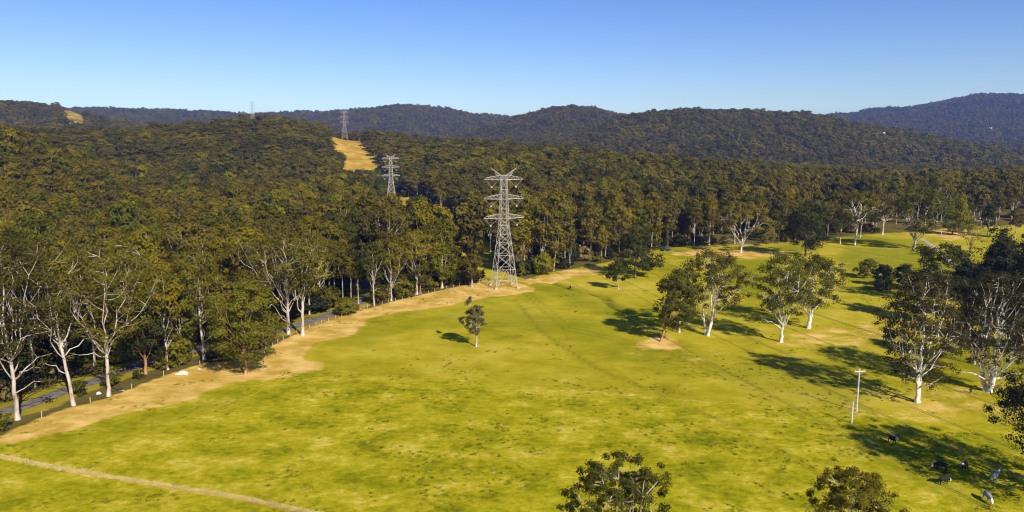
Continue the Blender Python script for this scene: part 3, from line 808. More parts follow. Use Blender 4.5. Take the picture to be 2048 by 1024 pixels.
for k, (px, by, ty, x0, x1, ml) in enumerate([(1738, 556, 520, 1711, 1762, M_GREEN), (1766, 572, 530, 1746, 1782, M_DARK), (1804, 574, 530, 1780, 1830, M_DARK),
        (1757, 581, 560, 1748, 1768, M_STRAW), (1774, 580, 548, 1764, 1786, M_GREEN), (1826, 580, 552, 1805, 1848, M_DARK)]):
    px_tree('shrub', ['large round grey green shrub on the left of the shrub clump', 'dark domed shrub in the middle of the shrub clump', 'dark wide shrub on the right of the shrub clump',
            'small straw coloured bush in front of the dark domed shrub', 'narrow green shrub in front of the dark domed shrub', 'low blackish shrub at the right end of the shrub clump'][k],
            px, by, ty, x0, x1, M_PALE, ml, 60 + k, group='round shrubs on the green', cat='shrub', fork=0.25, zlow=0.04, shape='round', limbs=5, clumps=40, per=44, leaf=0.6, tr=0.16, cr=1.2)
# --- tree tops near the camera, rooted below the frame
def at_tree(name, label, x, y, Ht, R, mt, ml, seed, **kw):
    TREES.append((x, y, R * 0.6))
    return tree_thing(name, label, (x, y, float(ground_z(x, y))), mt, ml, 0, None, 'tree', seed=seed, Ht=Ht, R=R, **kw)
at_tree('broadleaf_tree', 'dark green treetop rising from the bottom edge below the paddock', 9.4, 60.0, 23.0, 5.4, M_PALE, M_DKGREEN, 71, fork=0.4, zlow=0.55, shape='spread', limbs=12,
        clumps=210, cr=0.62, per=70, leaf=0.22)
at_tree('broadleaf_tree', 'olive treetop with yellowish tips at the bottom edge under the utility pole', 30.4, 61.0, 21.3, 4.6, M_PALE, M_OLIVE, 72, fork=0.4, zlow=0.55, shape='spread', limbs=12,
        clumps=210, cr=0.55, per=70, leaf=0.20)
at_tree('broadleaf_tree', 'big dark tree reaching in from the lower right edge over its shadow', 79.5, 97.5, 19.0, 11.5, M_PALE, M_DARK, 73, fork=0.3, zlow=0.3, shape='spread', limbs=12,
        clumps=200, cr=1.4, per=80, leaf=0.36)

print('T4', [float(ground_z(*t)) for t in (T1, T2, T3, T4)])
# --- the named trees of the forest edge, left to right
px_tree(E_, 'pale eucalyptus at the left edge with a low bare limb reaching left', 36, 839, 470, -70, 130, M_WHITE, M_DKOLIVE, 81, fork=0.34, zlow=0.36, shape='spread', limbs=8, clumps=130, per=34, leaf=0.5, tr=0.5, cr=2.0, low=5)
px_tree(E_, 'tall eucalyptus leaning left with brown bark above a pale base', 148, 811, 478, 40, 225, M_WHITE, M_DKOLIVE, 82, fork=0.42, zlow=0.36, shape='vase', limbs=7, clumps=105, per=32, leaf=0.5, tr=0.42, cr=1.9, low=3, lean=(-2.4, 0))
px_tree(E_, 'white eucalyptus with long curved limbs spreading to both sides by the fence', 217, 792, 478, 128, 335, M_WHITE, M_DKOLIVE, 83, fork=0.38, zlow=0.33, shape='spread', limbs=8, clumps=120, per=32, leaf=0.5, tr=0.44, cr=2.0, low=4)
px_tree(E_, 'dense dark tree over the road between the curved limbed eucalyptus and whitish lump', 292, 748, 600, 238, 350, M_RED, M_DARK, 84, fork=0.3, zlow=0.14, shape='round', limbs=7, clumps=64, per=48, leaf=0.6, cr=1.9)
px_tree(E_, 'eucalyptus with brownish base and white ladder of limbs above the whitish lump', 409, 719, 500, 340, 460, M_WHITE, M_DKOLIVE, 85, fork=0.45, zlow=0.42, shape='spread', limbs=8, clumps=80, per=34, leaf=0.55, tr=0.40, cr=1.8, low=5)
px_tree(E_, 'bushy dark green tree with orange brown trunk standing out on the dry margin', 492, 748, 556, 424, 574, M_RED, M_GREEN, 86, fork=0.25, zlow=0.08, shape='round', limbs=9, clumps=110, per=52, leaf=0.55, tr=0.4, cr=1.7)
px_tree(E_, 'grand eucalyptus with a fan of bright white limbs above the corner of the dry margin', 577, 668, 465, 476, 690, M_WHITE, M_DKOLIVE, 87, fork=0.28, zlow=0.42, shape='vase', limbs=13, clumps=100, per=30, leaf=0.55, tr=0.55, cr=1.9, low=3)
px_tree(E_, 'second pale trunk with a narrow crown just right of the grand white limbed eucalyptus', 605, 670, 500, 575, 650, M_WHITE, M_GREEN, 88, fork=0.4, zlow=0.5, shape='round', limbs=6, clumps=40, per=34, leaf=0.6, cr=1.6)
px_tree('shrub', 'round olive green shrub in front of the road bend by the fence', 694, 630, 597, 668, 718, M_PALE, M_FRESH, 89, cat='shrub', fork=0.25, zlow=0.06, shape='round', limbs=5, clumps=46, per=44, leaf=0.5, tr=0.14, cr=1.0)
px_tree(E_, 'eucalyptus with crooked white limbs behind the fence left of the straight pair', 783, 602, 478, 735, 826, M_WHITE, M_OLIVE, 90, fork=0.3, zlow=0.42, shape='vase', limbs=8, clumps=48, per=32, leaf=0.65, tr=0.4, cr=1.8, low=3)
px_tree(E_, 'straight white trunked eucalyptus beside a reddish stem at the fence', 834, 589, 462, 784, 884, M_WHITE, M_OLIVE, 91, fork=0.36, zlow=0.42, shape='vase', limbs=9, clumps=56, per=32, leaf=0.65, tr=0.5, cr=1.9)
px_tree(E_, 'reddish stemmed narrow tree touching the straight white trunk', 840, 588, 520, 822, 866, M_RED, M_GREEN, 92, fork=0.4, zlow=0.35, shape='round', limbs=5, clumps=28, per=34, leaf=0.6, cr=1.4)
px_tree('broadleaf_tree', 'tall bright yellow green tree at the end of the left forest', 884, 576, 446, 846, 922, M_PALE, M_FRESH, 93, fork=0.3, zlow=0.15, shape='cone', limbs=8, clumps=90, per=46, leaf=0.7, cr=1.8)
px_tree('broadleaf_tree', 'pale stemmed grey green tree left of the large lattice tower', 944, 574, 508, 914, 972, M_WHITE, M_OLIVE, 94, fork=0.35, zlow=0.25, shape='round', limbs=6, clumps=44, per=40, leaf=0.6, cr=1.4)
px_tree('shrub', 'bright green leafy shrub at the meadow edge right of the large lattice tower', 1087, 549, 506, 1064, 1112, M_PALE, M_FRESH, 95, cat='shrub', fork=0.25, zlow=0.06, shape='round', limbs=5, clumps=46, per=40, leaf=0.7, tr=0.18, cr=1.3)
px_tree('shrub', 'small upright cypress like shrub just behind the large lattice tower', 1043, 553, 518, 1032, 1054, M_DKBARK, M_GREEN, 96, cat='shrub', fork=0.4, zlow=0.04, shape='cone', limbs=5, clumps=34, per=34, leaf=0.6, tr=0.16, cr=0.8)
px_tree(E_, 'white trunk standing out against the dark forest right of the large lattice tower', 1093, 528, 428, 1062, 1125, M_WHITE, M_OLIVE, 97, fork=0.5, zlow=0.45, shape='spread', limbs=6, clumps=36, per=32, leaf=0.7, tr=0.42, cr=1.8, low=2)
px_tree(E_, 'twin stemmed white eucalyptus on the cleared corridor beyond the large lattice tower', 882, 440, 366, 866, 900, M_WHITE, M_OLIVE, 98, fork=0.4, zlow=0.5, shape='spread', limbs=5, clumps=30, per=30, leaf=0.9, tr=0.45, stems=2, cr=2.2)
for k, (px, by, ty) in enumerate([(686, 604, 500), (703, 608, 515), (717, 608, 522)]):
    px_tree(E_, ['slim white stem leftmost of three on the sunny bank behind the round shrub', 'slim white stem in the middle of three on the sunny bank', 'slim white stem rightmost of three, next to the road bend'][k],
            px, by, ty, px - 16, px + 16, M_WHITE, M_OLIVE, 100 + k, group='slim white stems by the road bend', fork=0.6, zlow=0.6, shape='round', limbs=4, clumps=20, per=32, leaf=0.6, tr=0.2, cr=1.5)

def put_xyz(px, py):
    x, y, z = on_ground(px, py); return x, y, float(ground_z(x, y))
# ------------------------------------------------------------------ planting the forest
rs = np.random.RandomState(3)
def jitter_grid(y0, y1, sp, lo=-260, hi=2320):
    ys = np.arange(y0, y1, sp)
    out = []
    for y in ys:
        xa = (lo - 1024) / FPX * y * UC; xb = (hi - 1024) / FPX * y * UC
        xs = np.arange(xa, xb, sp)
        out.append(np.stack([xs + rs.rand(len(xs)) * sp * 0.9, y + rs.rand(len(xs)) * sp * 0.9], 1))
    return np.vstack(out)
def planted(pts):
    x, y = pts[:, 0], pts[:, 1]
    z = H0(x, y)
    k = forest_at(x, y, z)
    for tx, ty, r in TREES: k &= np.hypot(x - tx, y - ty) > r
    de = seg_dist(x, y, RIGHT_F[:13])
    k &= ~((de < 60) & (x > 25) & (fbm(x / 22., y / 22., 3) < 0.02 + 0.2 * (x > 150)))
    return np.stack([x, y, ground_z(x, y)], 1)[k]
near = planted(jitter_grid(95, 640, 6.6))
mid = planted(jitter_grid(640, 1250, 8.8))
far = planted(jitter_grid(1250, 2700, 11.0))
vfar = planted(jitter_grid(2700, 5100, 16.0))

# trees drawn singly: the 240 that show largest
VAR = []
specs = [
    (M_WHITE, M_OLIVE, dict(Ht=23, R=5.2, fork=0.42, zlow=0.48, shape='spread', limbs=7, clumps=44, cr=1.7, per=38, leaf=0.72, tr=0.34, low=2)),
    (M_WHITE, M_BROWN, dict(Ht=25, R=5.4, fork=0.38, zlow=0.45, shape='vase', limbs=8, clumps=46, cr=1.6, per=36, leaf=0.70, tr=0.36, low=3)),
    (M_PALE, M_OLIVE, dict(Ht=21, R=4.6, fork=0.5, zlow=0.45, shape='round', limbs=6, clumps=42, cr=1.7, per=40, leaf=0.74, tr=0.30, low=1)),
    (M_PALE, M_GREEN, dict(Ht=19, R=4.4, fork=0.4, zlow=0.25, shape='round', limbs=6, clumps=52, cr=1.6, per=42, leaf=0.72, tr=0.28)),
    (M_RED, M_OLIVE, dict(Ht=20, R=4.4, fork=0.45, zlow=0.35, shape='spread', limbs=6, clumps=46, cr=1.6, per=40, leaf=0.72, tr=0.28)),
    (M_WHITE, M_OLIVE, dict(Ht=22, R=3.6, fork=0.55, zlow=0.55, shape='round', limbs=5, clumps=34, cr=1.5, per=38, leaf=0.70, tr=0.26, low=1)),
    (M_PALE, M_FRESH, dict(Ht=17, R=4.2, fork=0.4, zlow=0.3, shape='round', limbs=6, clumps=46, cr=1.5, per=40, leaf=0.7, tr=0.26)),
    (M_WHITE, M_GREEN, dict(Ht=24, R=5.0, fork=0.4, zlow=0.42, shape='spread', limbs=7, clumps=50, cr=1.7, per=38, leaf=0.74, tr=0.34, low=2)),
    (M_PALE, M_BROWN, dict(Ht=20, R=4.8, fork=0.42, zlow=0.38, shape='spread', limbs=6, clumps=46, cr=1.7, per=38, leaf=0.74, tr=0.28, low=1)),
    (M_DKBARK, M_DARK, dict(Ht=16, R=4.2, fork=0.35, zlow=0.15, shape='round', limbs=6, clumps=52, cr=1.6, per=42, leaf=0.72, tr=0.26)),
]
for k, (mt, ml, kw) in enumerate(specs):
    kw['per'] = int(kw['per'] * 1.6); kw['leaf'] *= 0.78
    B, v, q = make_tree(seed=200 + k, **kw)
    VAR.append((B.mesh('trunk', mt, True), quads_mesh('crown', v, q, ml)))
px_, py_, zc_ = project(near[:, 0], near[:, 1], near[:, 2] + 12)
vis = (px_ > -60) & (px_ < 2108)
order = np.argsort(np.where(vis, zc_, 1e9))
N_SINGLE = 222
single = near[order[:N_SINGLE]]
rest = near[order[N_SINGLE:]]
protos = {}
W_V = np.array([0.17, 0.13, 0.15, 0.12, 0.08, 0.12, 0.04, 0.08, 0.08, 0.03])
desc = ['white limbed olive eucalyptus', 'white limbed thin brownish eucalyptus', 'pale stemmed rounded olive eucalyptus', 'leafy deep green tree', 'reddish stemmed olive eucalyptus',
        'slender white stemmed eucalyptus', 'fresh yellow green tree', 'white limbed deep green eucalyptus', 'pale stemmed brownish eucalyptus', 'blackish green dense tree']
MARKS = [(36, 'the low limbed edge eucalyptus'), (148, 'the left leaning eucalyptus'), (217, 'the curved limbed eucalyptus'), (292, 'the dense dark roadside tree'), (366, 'the whitish lump'),
         (409, 'the ladder limbed eucalyptus'), (492, 'the orange trunked bushy tree'), (577, 'the grand white limbed eucalyptus'), (650, 'the second pale trunk'), (694, 'the round roadside shrub'),
         (720, 'the slim white stems'), (783, 'the crooked limbed eucalyptus'), (834, 'the straight white trunk'), (884, 'the bright yellow green tree'), (944, 'the grey green tree by the tower'),
         (1008, 'the large lattice tower'), (1087, 'the bright green shrub'), (1150, 'the black calf'), (1236, 'the small rounded tree'), (1275, 'the spreading meadow pine'), (1333, 'the parked car'),
         (1414, 'the many stemmed eucalyptus'), (1482, 'the Y limbed eucalyptus'), (1562, 'the low forked eucalyptus'), (1611, 'the blackish cypress like tree'), (1709, 'the longest white trunk'),
         (1765, 'the ladder limbed meadow eucalyptus'), (1827, 'the stout white trunk'), (1904, 'the conifer by the track'), (1972, 'the pinkish shelter'), (2040, 'the right edge pines')]
ORD = ['nearest', 'second', 'third', 'fourth', 'fifth', 'sixth', 'seventh', 'eighth', 'ninth']
rank = {}
for i, (x, y, z) in enumerate(single):
    s = 0.82 + 0.36 * rs.rand()
    right = x > -25 and y > 262
    bpx = float(project(x, y, z)[0])
    mk = min(MARKS, key=lambda m: abs(m[0] - bpx))[1]
    while True:
        k = int(rs.choice(10, p=W_V / W_V.sum()))
        if rank.get((k, mk), -1) < 8: break
    n = rank[(k, mk)] = rank.get((k, mk), -1) + 1
    lab = desc[k] + ', ' + ORD[n] + ' of its kind behind ' + mk
    r = thing(E_ if k not in (3, 6, 9) else 'forest_tree', lab, 'tree', (x, y, z), rs.rand() * 6.28, 'trees of the forest edge ' + ('behind the meadow' if right else 'behind the left fence'))
    r.scale = (s, s, s * (0.92 + 0.2 * rs.rand()))
    link('trunk', VAR[k][0], r); link('crown', VAR[k][1], r)

loose = [(1655, 474, 0, 'pale tree close behind the slim dark stemmed eucalyptus'), (1694, 462, 3, 'leafy green tree between the slim dark stem and the longest white trunk'), (1745, 452, 1, 'white limbed tree seen between the longest white trunk and the ladder limbed one'),
         (1792, 448, 8, 'brownish tree just right of the ladder limbed meadow eucalyptus'), (1850, 450, 2, 'rounded olive tree behind the stout white trunk'), (1928, 438, 7, 'deep green tall tree behind the conifer by the track'),
         (1992, 440, 8, 'brownish tree right of the pinkish shelter'), (2022, 452, 0, 'olive eucalyptus above the tallest blackish pine'), (1958, 432, 1, 'thin brownish eucalyptus behind the pinkish shelter'),
         (2046, 436, 3, 'leafy green tree at the right edge behind the pines'), (1590, 484, 9, 'blackish rounded tree left of the cypress like one'), (1545, 489, 6, 'golden green rounded tree right of the Y limbed eucalyptus'),
         (1528, 492, 6, 'smaller golden green tree touching the Y limbed eucalyptus'), (1418, 490, 5, 'slender white stem left of the Y limbed eucalyptus'), (1388, 493, 5, 'slender white stem midway between the car and the Y limbed eucalyptus'),
         (1668, 458, 2, 'rounded olive tree deep in the gap left of the longest white trunk'), (1730, 446, 8, 'brownish tree farthest back behind the two tall trunks'), (1760, 444, 3, 'low green tree behind the ladder limbed meadow eucalyptus'),
         (1812, 444, 0, 'olive eucalyptus rising behind the stout trunked tree'), (1890, 434, 2, 'rounded olive tree behind the bluish posts'), (1976, 470, 3, 'leafy green tree in front of the pinkish shelter'),
         (2030, 478, 8, 'brownish tree beside the tallest blackish pine'), (1312, 497, 5, 'white slender stem just left of the parked car')]
for px, py, k, lab in loose:
    x, y, z = put_xyz(px, py)
    s = (0.8 + 0.3 * rs.rand()) * (0.62 if k == 6 else 1)
    r = thing(E_ if k not in (3, 6, 9) else 'forest_tree', lab, 'tree', (x, y, z), rs.rand() * 6.28, 'scattered trees before the right forest')
    r.scale = (s, s, s * (0.7 if k == 6 else 1))
    link('trunk', VAR[k][0], r); link('crown', VAR[k][1], r)

# forest masses: one object each, trees set out by geometry nodes
def scatter(name, P, scale, rot, idx, sources):
    """points -> instances of the source meshes (kept in a collection outside the scene)"""
    coll = bpy.data.collections.new(name + '_kinds')
    for k, me in enumerate(sources):
        coll.objects.link(bpy.data.objects.new('%s_kind_%02d' % (name, k), me))
    me = bpy.data.meshes.new(name)
    me.vertices.add(len(P)); me.vertices.foreach_set('co', np.asarray(P, np.float32).ravel())
    for nm, typ, val in (('s', 'FLOAT_VECTOR', scale), ('r', 'FLOAT_VECTOR', rot)):
        a = me.attributes.new(nm, typ, 'POINT'); a.data.foreach_set('vector', np.asarray(val, np.float32).ravel())
    a = me.attributes.new('k', 'INT', 'POINT'); a.data.foreach_set('value', np.asarray(idx, np.int32))
    o = link(name, me)
    g = bpy.data.node_groups.new(name, 'GeometryNodeTree')
    g.interface.new_socket('Geometry', in_out='INPUT', socket_type='NodeSocketGeometry')
    g.interface.new_socket('Geometry', in_out='OUTPUT', socket_type='NodeSocketGeometry')
    gi = g.nodes.new('NodeGroupInput'); go = g.nodes.new('NodeGroupOutput')
    iop = g.nodes.new('GeometryNodeInstanceOnPoints'); ci = g.nodes.new('GeometryNodeCollectionInfo')
    ci.inputs['Collection'].default_value = coll
    ci.inputs['Separate Children'].default_value = True; ci.inputs['Reset Children'].default_value = True
    def na(nm, t):
        n = g.nodes.new('GeometryNodeInputNamedAttribute'); n.data_type = t; n.inputs['Name'].default_value = nm
        return n.outputs['Attribute']
    L = g.links.new
    L(gi.outputs[0], iop.inputs['Points']); L(ci.outputs[0], iop.inputs['Instance'])
    iop.inputs['Pick Instance'].default_value = True
    L(na('k', 'INT'), iop.inputs['Instance Index']); L(na('s', 'FLOAT_VECTOR'), iop.inputs['Scale'])
    e2r = g.nodes.new('FunctionNodeEulerToRotation'); L(na('r', 'FLOAT_VECTOR'), e2r.inputs[0]); L(e2r.outputs[0], iop.inputs['Rotation'])
    L(iop.outputs[0], go.inputs[0])
    md = o.modifiers.new('planting', 'NODES'); md.node_group = g
    return tag(o, kind='stuff')
def joined(name, B, v, q, mt, ml):
    V1 = np.vstack(B.V); Q1 = np.vstack(B.Q)
    return quads_mesh(name, np.vstack([V1, v]), np.vstack([Q1, q + len(V1)]), None, False, np.r_[np.zeros(len(Q1)), np.ones(len(q))], [mt, ml])
FAR_SRC = []
fs = [(M_WHITE, M_OLIVE, 'spread', 0.42), (M_DKBARK, M_BROWN, 'round', 0.3), (M_PALE, M_GREEN, 'round', 0.25), (M_PALE, M_OLIVE, 'vase', 0.38), (M_PALE, M_OLIVE, 'round', 0.35), (M_DKBARK, M_FRESH, 'round', 0.3),
      (M_PALE, M_BROWN, 'vase', 0.36)]
for k, (mt, ml, sh, zl) in enumerate(fs):
    B, v, q = make_tree(seed=300 + k, Ht=20, R=4.3, fork=0.42, zlow=zl, shape=sh, limbs=6, clumps=38, cr=1.6, per=26, leaf=0.85, tr=0.3, twig=False, sides=5, low=1)
    FAR_SRC.append(joined('forest_kind', B, v, q, mt, ml))
HILL_SRC = []
for k, (mt, ml, sh, zl) in enumerate(fs[:5]):
    B, v, q = make_tree(seed=330 + k, Ht=18, R=5.0, fork=0.4, zlow=0.25, shape='round' if k % 2 else 'spread', limbs=4, clumps=26, cr=2.0, per=15, leaf=1.45, tr=0.3, twig=False, sides=4)
    HILL_SRC.append(joined('hill_kind', B, v, q, mt, ml))
def sets(P, n, p, s0, s1):
    m = len(P)
    patch = fbm(P[:, 0] / 60., P[:, 1] / 60., 3)
    s = (s0 + (s1 - s0) * rs.rand(m)) * (1 + 0.18 * patch)
    sc = np.stack([s * (0.9 + 0.3 * rs.rand(m)), s * (0.9 + 0.3 * rs.rand(m)), s * (0.85 + 0.35 * rs.rand(m))], 1)
    ro = np.stack([rs.normal(size=m) * 0.04, rs.normal(size=m) * 0.04, rs.rand(m) * 6.28], 1)
    return sc, ro, rs.choice(n, m, p=np.array(p) / sum(p))
PN = np.vstack([rest, mid])
sc, ro, ix = sets(PN, 7, [.22, .2, .16, .12, .2, .03, .07], 0.75, 1.2)
dpt = sstep(500, 800, PN[:, 1])
sc[:, :2] *= (1 + 0.30 * dpt)[:, None]; sc[:, 2] *= 1 - 0.36 * dpt
scatter('forest', PN, sc, ro, ix, FAR_SRC)
PF = np.vstack([far])
sc, ro, ix = sets(PF, 5, [.25, .25, .2, .1, .2], 0.75, 1.2)
big = 0.92 + 0.35 * rs.rand(len(PF)) ** 2
sc *= big[:, None]; sc[:, 2] *= 0.72; sc[:, :2] *= 1.1
scatter('hillside_forest', PF, sc, ro, ix, HILL_SRC)
sc, ro, ix = sets(vfar, 5, [.25, .25, .2, .1, .2], 1.0, 1.6); sc[:, 2] *= 0.75
scatter('distant_forest', vfar, sc, ro, ix, HILL_SRC)

# undergrowth along the forest edges
UG = []
for k, (ml, sh) in enumerate([(M_GREEN, 'round'), (M_OLIVE, 'round'), (M_DARK, 'round'), (M_STRAW, 'round')]):
    B, v, q = make_tree(seed=360 + k, Ht=2.6, R=1.7, fork=0.2, zlow=0.05, shape=sh, limbs=4, clumps=18, cr=0.7, per=24, leaf=0.42, tr=0.06, twig=False, sides=4)
    UG.append(joined('undergrowth_kind', B, v, q, M_DKBARK, ml))
ug = planted(jitter_grid(95, 470, 4.2))
dl = np.minimum(seg_dist(ug[:, 0], ug[:, 1], FENCE), seg_dist(ug[:, 0], ug[:, 1], RIGHT_F[:13]))
ug = ug[(rs.rand(len(ug)) < np.where(dl < 45, 0.75, 0.25)) & (dl > 1.5)]
u2 = planted(jitter_grid(95, 300, 2.6))
d2_ = seg_dist(u2[:, 0], u2[:, 1], FENCE)
u2 = u2[(d2_ < 16) & (d2_ > 1.2) & (u2[:, 0] < 0) & (fbm(u2[:, 0] / 7., u2[:, 1] / 7., 2) > -0.08)]
ug = np.vstack([ug, u2])
sc, ro, ix = sets(ug, 4, [.4, .2, .33, .07], 0.6, 2.2)
scatter('undergrowth', ug, sc, ro, ix, UG)
gq = jitter_grid(380, 1000, 4.5)                               # scrub on the cleared corridor floor near the second tower
gq = gq[(corridor(gq[:, 0], gq[:, 1]) > -4) & (gq[:, 1] < 750) & ((fbm(gq[:, 0] / 20., gq[:, 1] / 20., 2) > 0.12) | (gq[:, 1] > 615))]
gq = np.stack([gq[:, 0], gq[:, 1], ground_z(gq[:, 0], gq[:, 1])], 1)
sc, ro, ix = sets(gq, 4, [.4, .3, .2, .1], 0.5, 1.2)
sc *= (1 + 1.1 * sstep(610, 640, gq[:, 1]))[:, None]
scatter('scrub', gq, sc, ro, ix, UG)

# grass tufts in the paddock
def tuft_mesh(seed, n, h, r, ml):
    q_ = np.random.RandomState(seed)
    b = np.stack([q_.normal(size=n) * r * 0.5, q_.normal(size=n) * r * 0.5, np.zeros(n)], 1)
    t = b + np.stack([q_.normal(size=n) * h * 0.5, q_.normal(size=n) * h * 0.5, h * (0.5 + 0.6 * q_.rand(n))], 1)
    th = q_.rand(n) * 6.28
    w = np.stack([np.cos(th), np.sin(th), 0 * th], 1) * 0.05
    v = np.stack([b - w, b + w, t + w * 0.35, t - w * 0.35], 1).reshape(-1, 3)
    return quads_mesh('tuft', v, np.arange(n * 4).reshape(-1, 4), ml)
TUFTS = [tuft_mesh(1, 40, 0.34, 0.55, M_TUFT), tuft_mesh(2, 34, 0.28, 0.8, M_TUFT), tuft_mesh(3, 30, 0.30, 0.5, M_DRYGRASS)]
n_t = 20000
ty = 62 + (250 - 62) * rs.rand(n_t) ** 1.5
tx = ty * ((rs.rand(n_t) * 2300 - 130) - 1024) / FPX
keep = (~inside(tx, ty, LEFT_F)) & (fbm(tx / 5., ty / 5., 3) + 0.5 * fbm(tx / 30., ty / 30., 2) > 0.22)
tp = np.stack([tx, ty, 0 * tx], 1)[keep]; tp[:, 2] = ground_z(tp[:, 0], tp[:, 1])
sc, ro, ix = sets(tp, 3, [.5, .44, .06], 0.25, 0.8); sc[:, 2] *= 0.6
scatter('grass_tufts', tp, sc, ro, ix, TUFTS)
dd = np.r_[0, np.cumsum(np.hypot(*np.diff(STRIP1, axis=0).T))]
ss = np.repeat(np.arange(0, dd[-1], 0.07), 1); ss = ss + rs.rand(len(ss)) * 0.1
sx = np.interp(ss, dd, STRIP1[:, 0]) + rs.normal(size=len(ss)) * 0.17 + 0.35 * fbm(ss / 9., ss * 0, 3); sy = np.interp(ss, dd, STRIP1[:, 1]) + rs.normal(size=len(ss)) * 0.15 + 0.35 * fbm(ss / 9., ss * 0 + 7, 3)
sp_ = np.stack([sx, sy, ground_z(sx, sy)], 1)
sc, ro, ix = sets(sp_, 3, [0, 0, 1], 0.45, 0.95)
scatter('dry_grass', sp_, sc, ro, ix, TUFTS)

# ------------------------------------------------------------------ lattice towers and their cables
UNIT = Buf(); UNIT.tube([(0, 0, 0), (0, 0, 1)], [0.7071, 0.7071], 4, True)
BAR = UNIT.mesh('lattice_bar', M_STEEL)
def bar_obj(name, p, q, w, parent):
    p = Vector(p); q = Vector(q); d = q - p
    o = link(name, BAR, parent)
    o.matrix_local = Matrix.Translation(p) @ d.to_track_quat('Z', 'Y').to_matrix().to_4x4() @ Matrix.Diagonal((w, w, d.length, 1))
    return o
LV = [0, 6.6, 11.6, 15.6, 19.0, 22.0, 24.4, 27.8, 31.2, 34.5, 37.9, 39.4]
def hw(z): return float(np.interp(z, [0, 22, 39.4], [4.0, 1.5, 0.95]))
ARMS = [(24.4, 7.3), (31.2, 7.2), (37.9, 7.0)]
def tower(label, xy, rz, fat, fine, extra=None):
    z0 = float(ground_z(*xy))
    t = thing('transmission_tower', label, 'tower', (xy[0], xy[1], z0), rz, 'lattice towers of the power line')
    cn = [(-1, -1), (1, -1), (1, 1), (-1, 1)]
    pt = lambda c, z: np.array([cn[c % 4][0] * hw(z), cn[c % 4][1] * hw(z), z])
    for c in range(4):
        b = Buf()
        b.tube([pt(c, z) + np.array([0, 0, -0.3 if z == 0 else 0]) for z in (0, 22, 39.4)], [0.17 * fat, 0.14 * fat, 0.11 * fat], 4, True)
        link('leg', b.mesh('leg', M_STEEL), t)
        f = Buf(); f.box((pt(c, 0)[0], pt(c, 0)[1], 0.0), (1.0, 1.0, 1.1))
        if fine: link('footing', f.mesh('footing', M_CONC), t)
    bars = []
    for c in range(4):
        for i in range(len(LV) - 1):
            a, b2 = LV[i], LV[i + 1]
            wd = 0.14 if i < 5 else 0.11
            if i == 0:
                m = (pt(c, b2) + pt(c + 1, b2)) / 2
                bars += [(pt(c, a), m, wd), (pt(c + 1, a), m, wd)]
                for u in (0.35, 0.68):
                    bars += [(pt(c, a + (b2 - a) * u), pt(c, a) * (1 - u) + m * u, 0.1), (pt(c + 1, a + (b2 - a) * u), pt(c + 1, a) * (1 - u) + m * u, 0.1)]
                bars += [(pt(c, b2 * 0.68), pt(c, 0) * (1 - .35) + m * .35, 0.1), (pt(c + 1, b2 * 0.68), pt(c + 1, 0) * (1 - .35) + m * .35, 0.1)]
            else:
                bars += [(pt(c, a), pt(c + 1, b2), wd), (pt(c + 1, a), pt(c, b2), wd)]
            bars.append((pt(c, b2), pt(c + 1, b2), wd))
    zb = 2.9
    for c in range(4):                                       # horizontal frame just above the feet
        bars.append((pt(c, zb), pt(c + 1, zb), 0.12)); bars.append(((pt(c, zb) + pt(c + 1, zb)) / 2, (pt(c + 1, zb) + pt(c + 2, zb)) / 2, 0.1))
    if fine:
        for p, q, w in bars: bar_obj('brace', p, q, w * fat, t)
    else:
        b = Buf()
        for p, q, w in bars: b.bar(p, q, w * 0.7 * fat)
        link('bracing', b.mesh('bracing', M_STEEL), t)
    pts = []
    for z, L in ARMS:
        for s in (-1, 1):
            b = Buf(); h0 = hw(z); h1 = hw(z + 1.7)
            tip = np.array([s * L, 0, z + 0.15]); kn = np.array([s * (L - 0.9), 0, z + 0.75])
            for sy in (-1, 1):
                b.bar((s * h0, sy * h0, z), tip, 0.125 * fat)
                b.bar((s * h1, sy * h1, z + 1.7), kn + np.array([0, sy * 0.12, 0]), 0.095 * fat)
                for u in (0.25, 0.5, 0.75):
                    lo = np.array([s * h0, sy * h0, z]) * (1 - u) + tip * u; hi = np.array([s * h1, sy * h1, z + 1.7]) * (1 - u) + kn * u
                    b.bar(lo, hi, 0.05 * fat)
                    lo2 = np.array([s * h0, sy * h0, z]) * (1.25 - u) + tip * (u - 0.25)
                    b.bar(lo2, hi, 0.05 * fat)
            b.bar(kn, tip, 0.1 * fat)
            for u in (0.3, 0.6): b.bar(np.array([s * h0, -h0, z]) * (1 - u) + tip * u, np.array([s * h0, h0, z]) * (1 - u) + tip * u, 0.05 * fat)
            arm = link('crossarm', b.mesh('crossarm', M_STEEL), t)
            ap = np.array([s * (L + h0) * 0.55, 0, z - 2.4]); pts.append(ap)
            ins = link('insulator', None, t) if False else None
            y = Buf(); y.box(ap, (0.5, 0.35, 0.42)); y.box(ap + np.array([0, 0, -0.3]), (0.6, 0.2, 0.12))
            yk = link('insulator_yoke', y.mesh('insulator_yoke', M_INSUL), t)
            for e in (tip + np.array([-s * 0.3, 0, -0.1]), np.array([s * (h0 + 0.55), 0, z])):
                n = 15; u = np.linspace(0.06, 0.97, n)
                b2 = Buf(); rr = np.where(np.arange(n) % 2, 0.07, 0.03) * fat
                b2.tube(e[None] * (1 - u[:, None]) + ap[None] * u[:, None], rr, 6)
                st = link('insulator_string', b2.mesh('insulator_string', M_INSUL), t)
                if fine: st.parent = yk
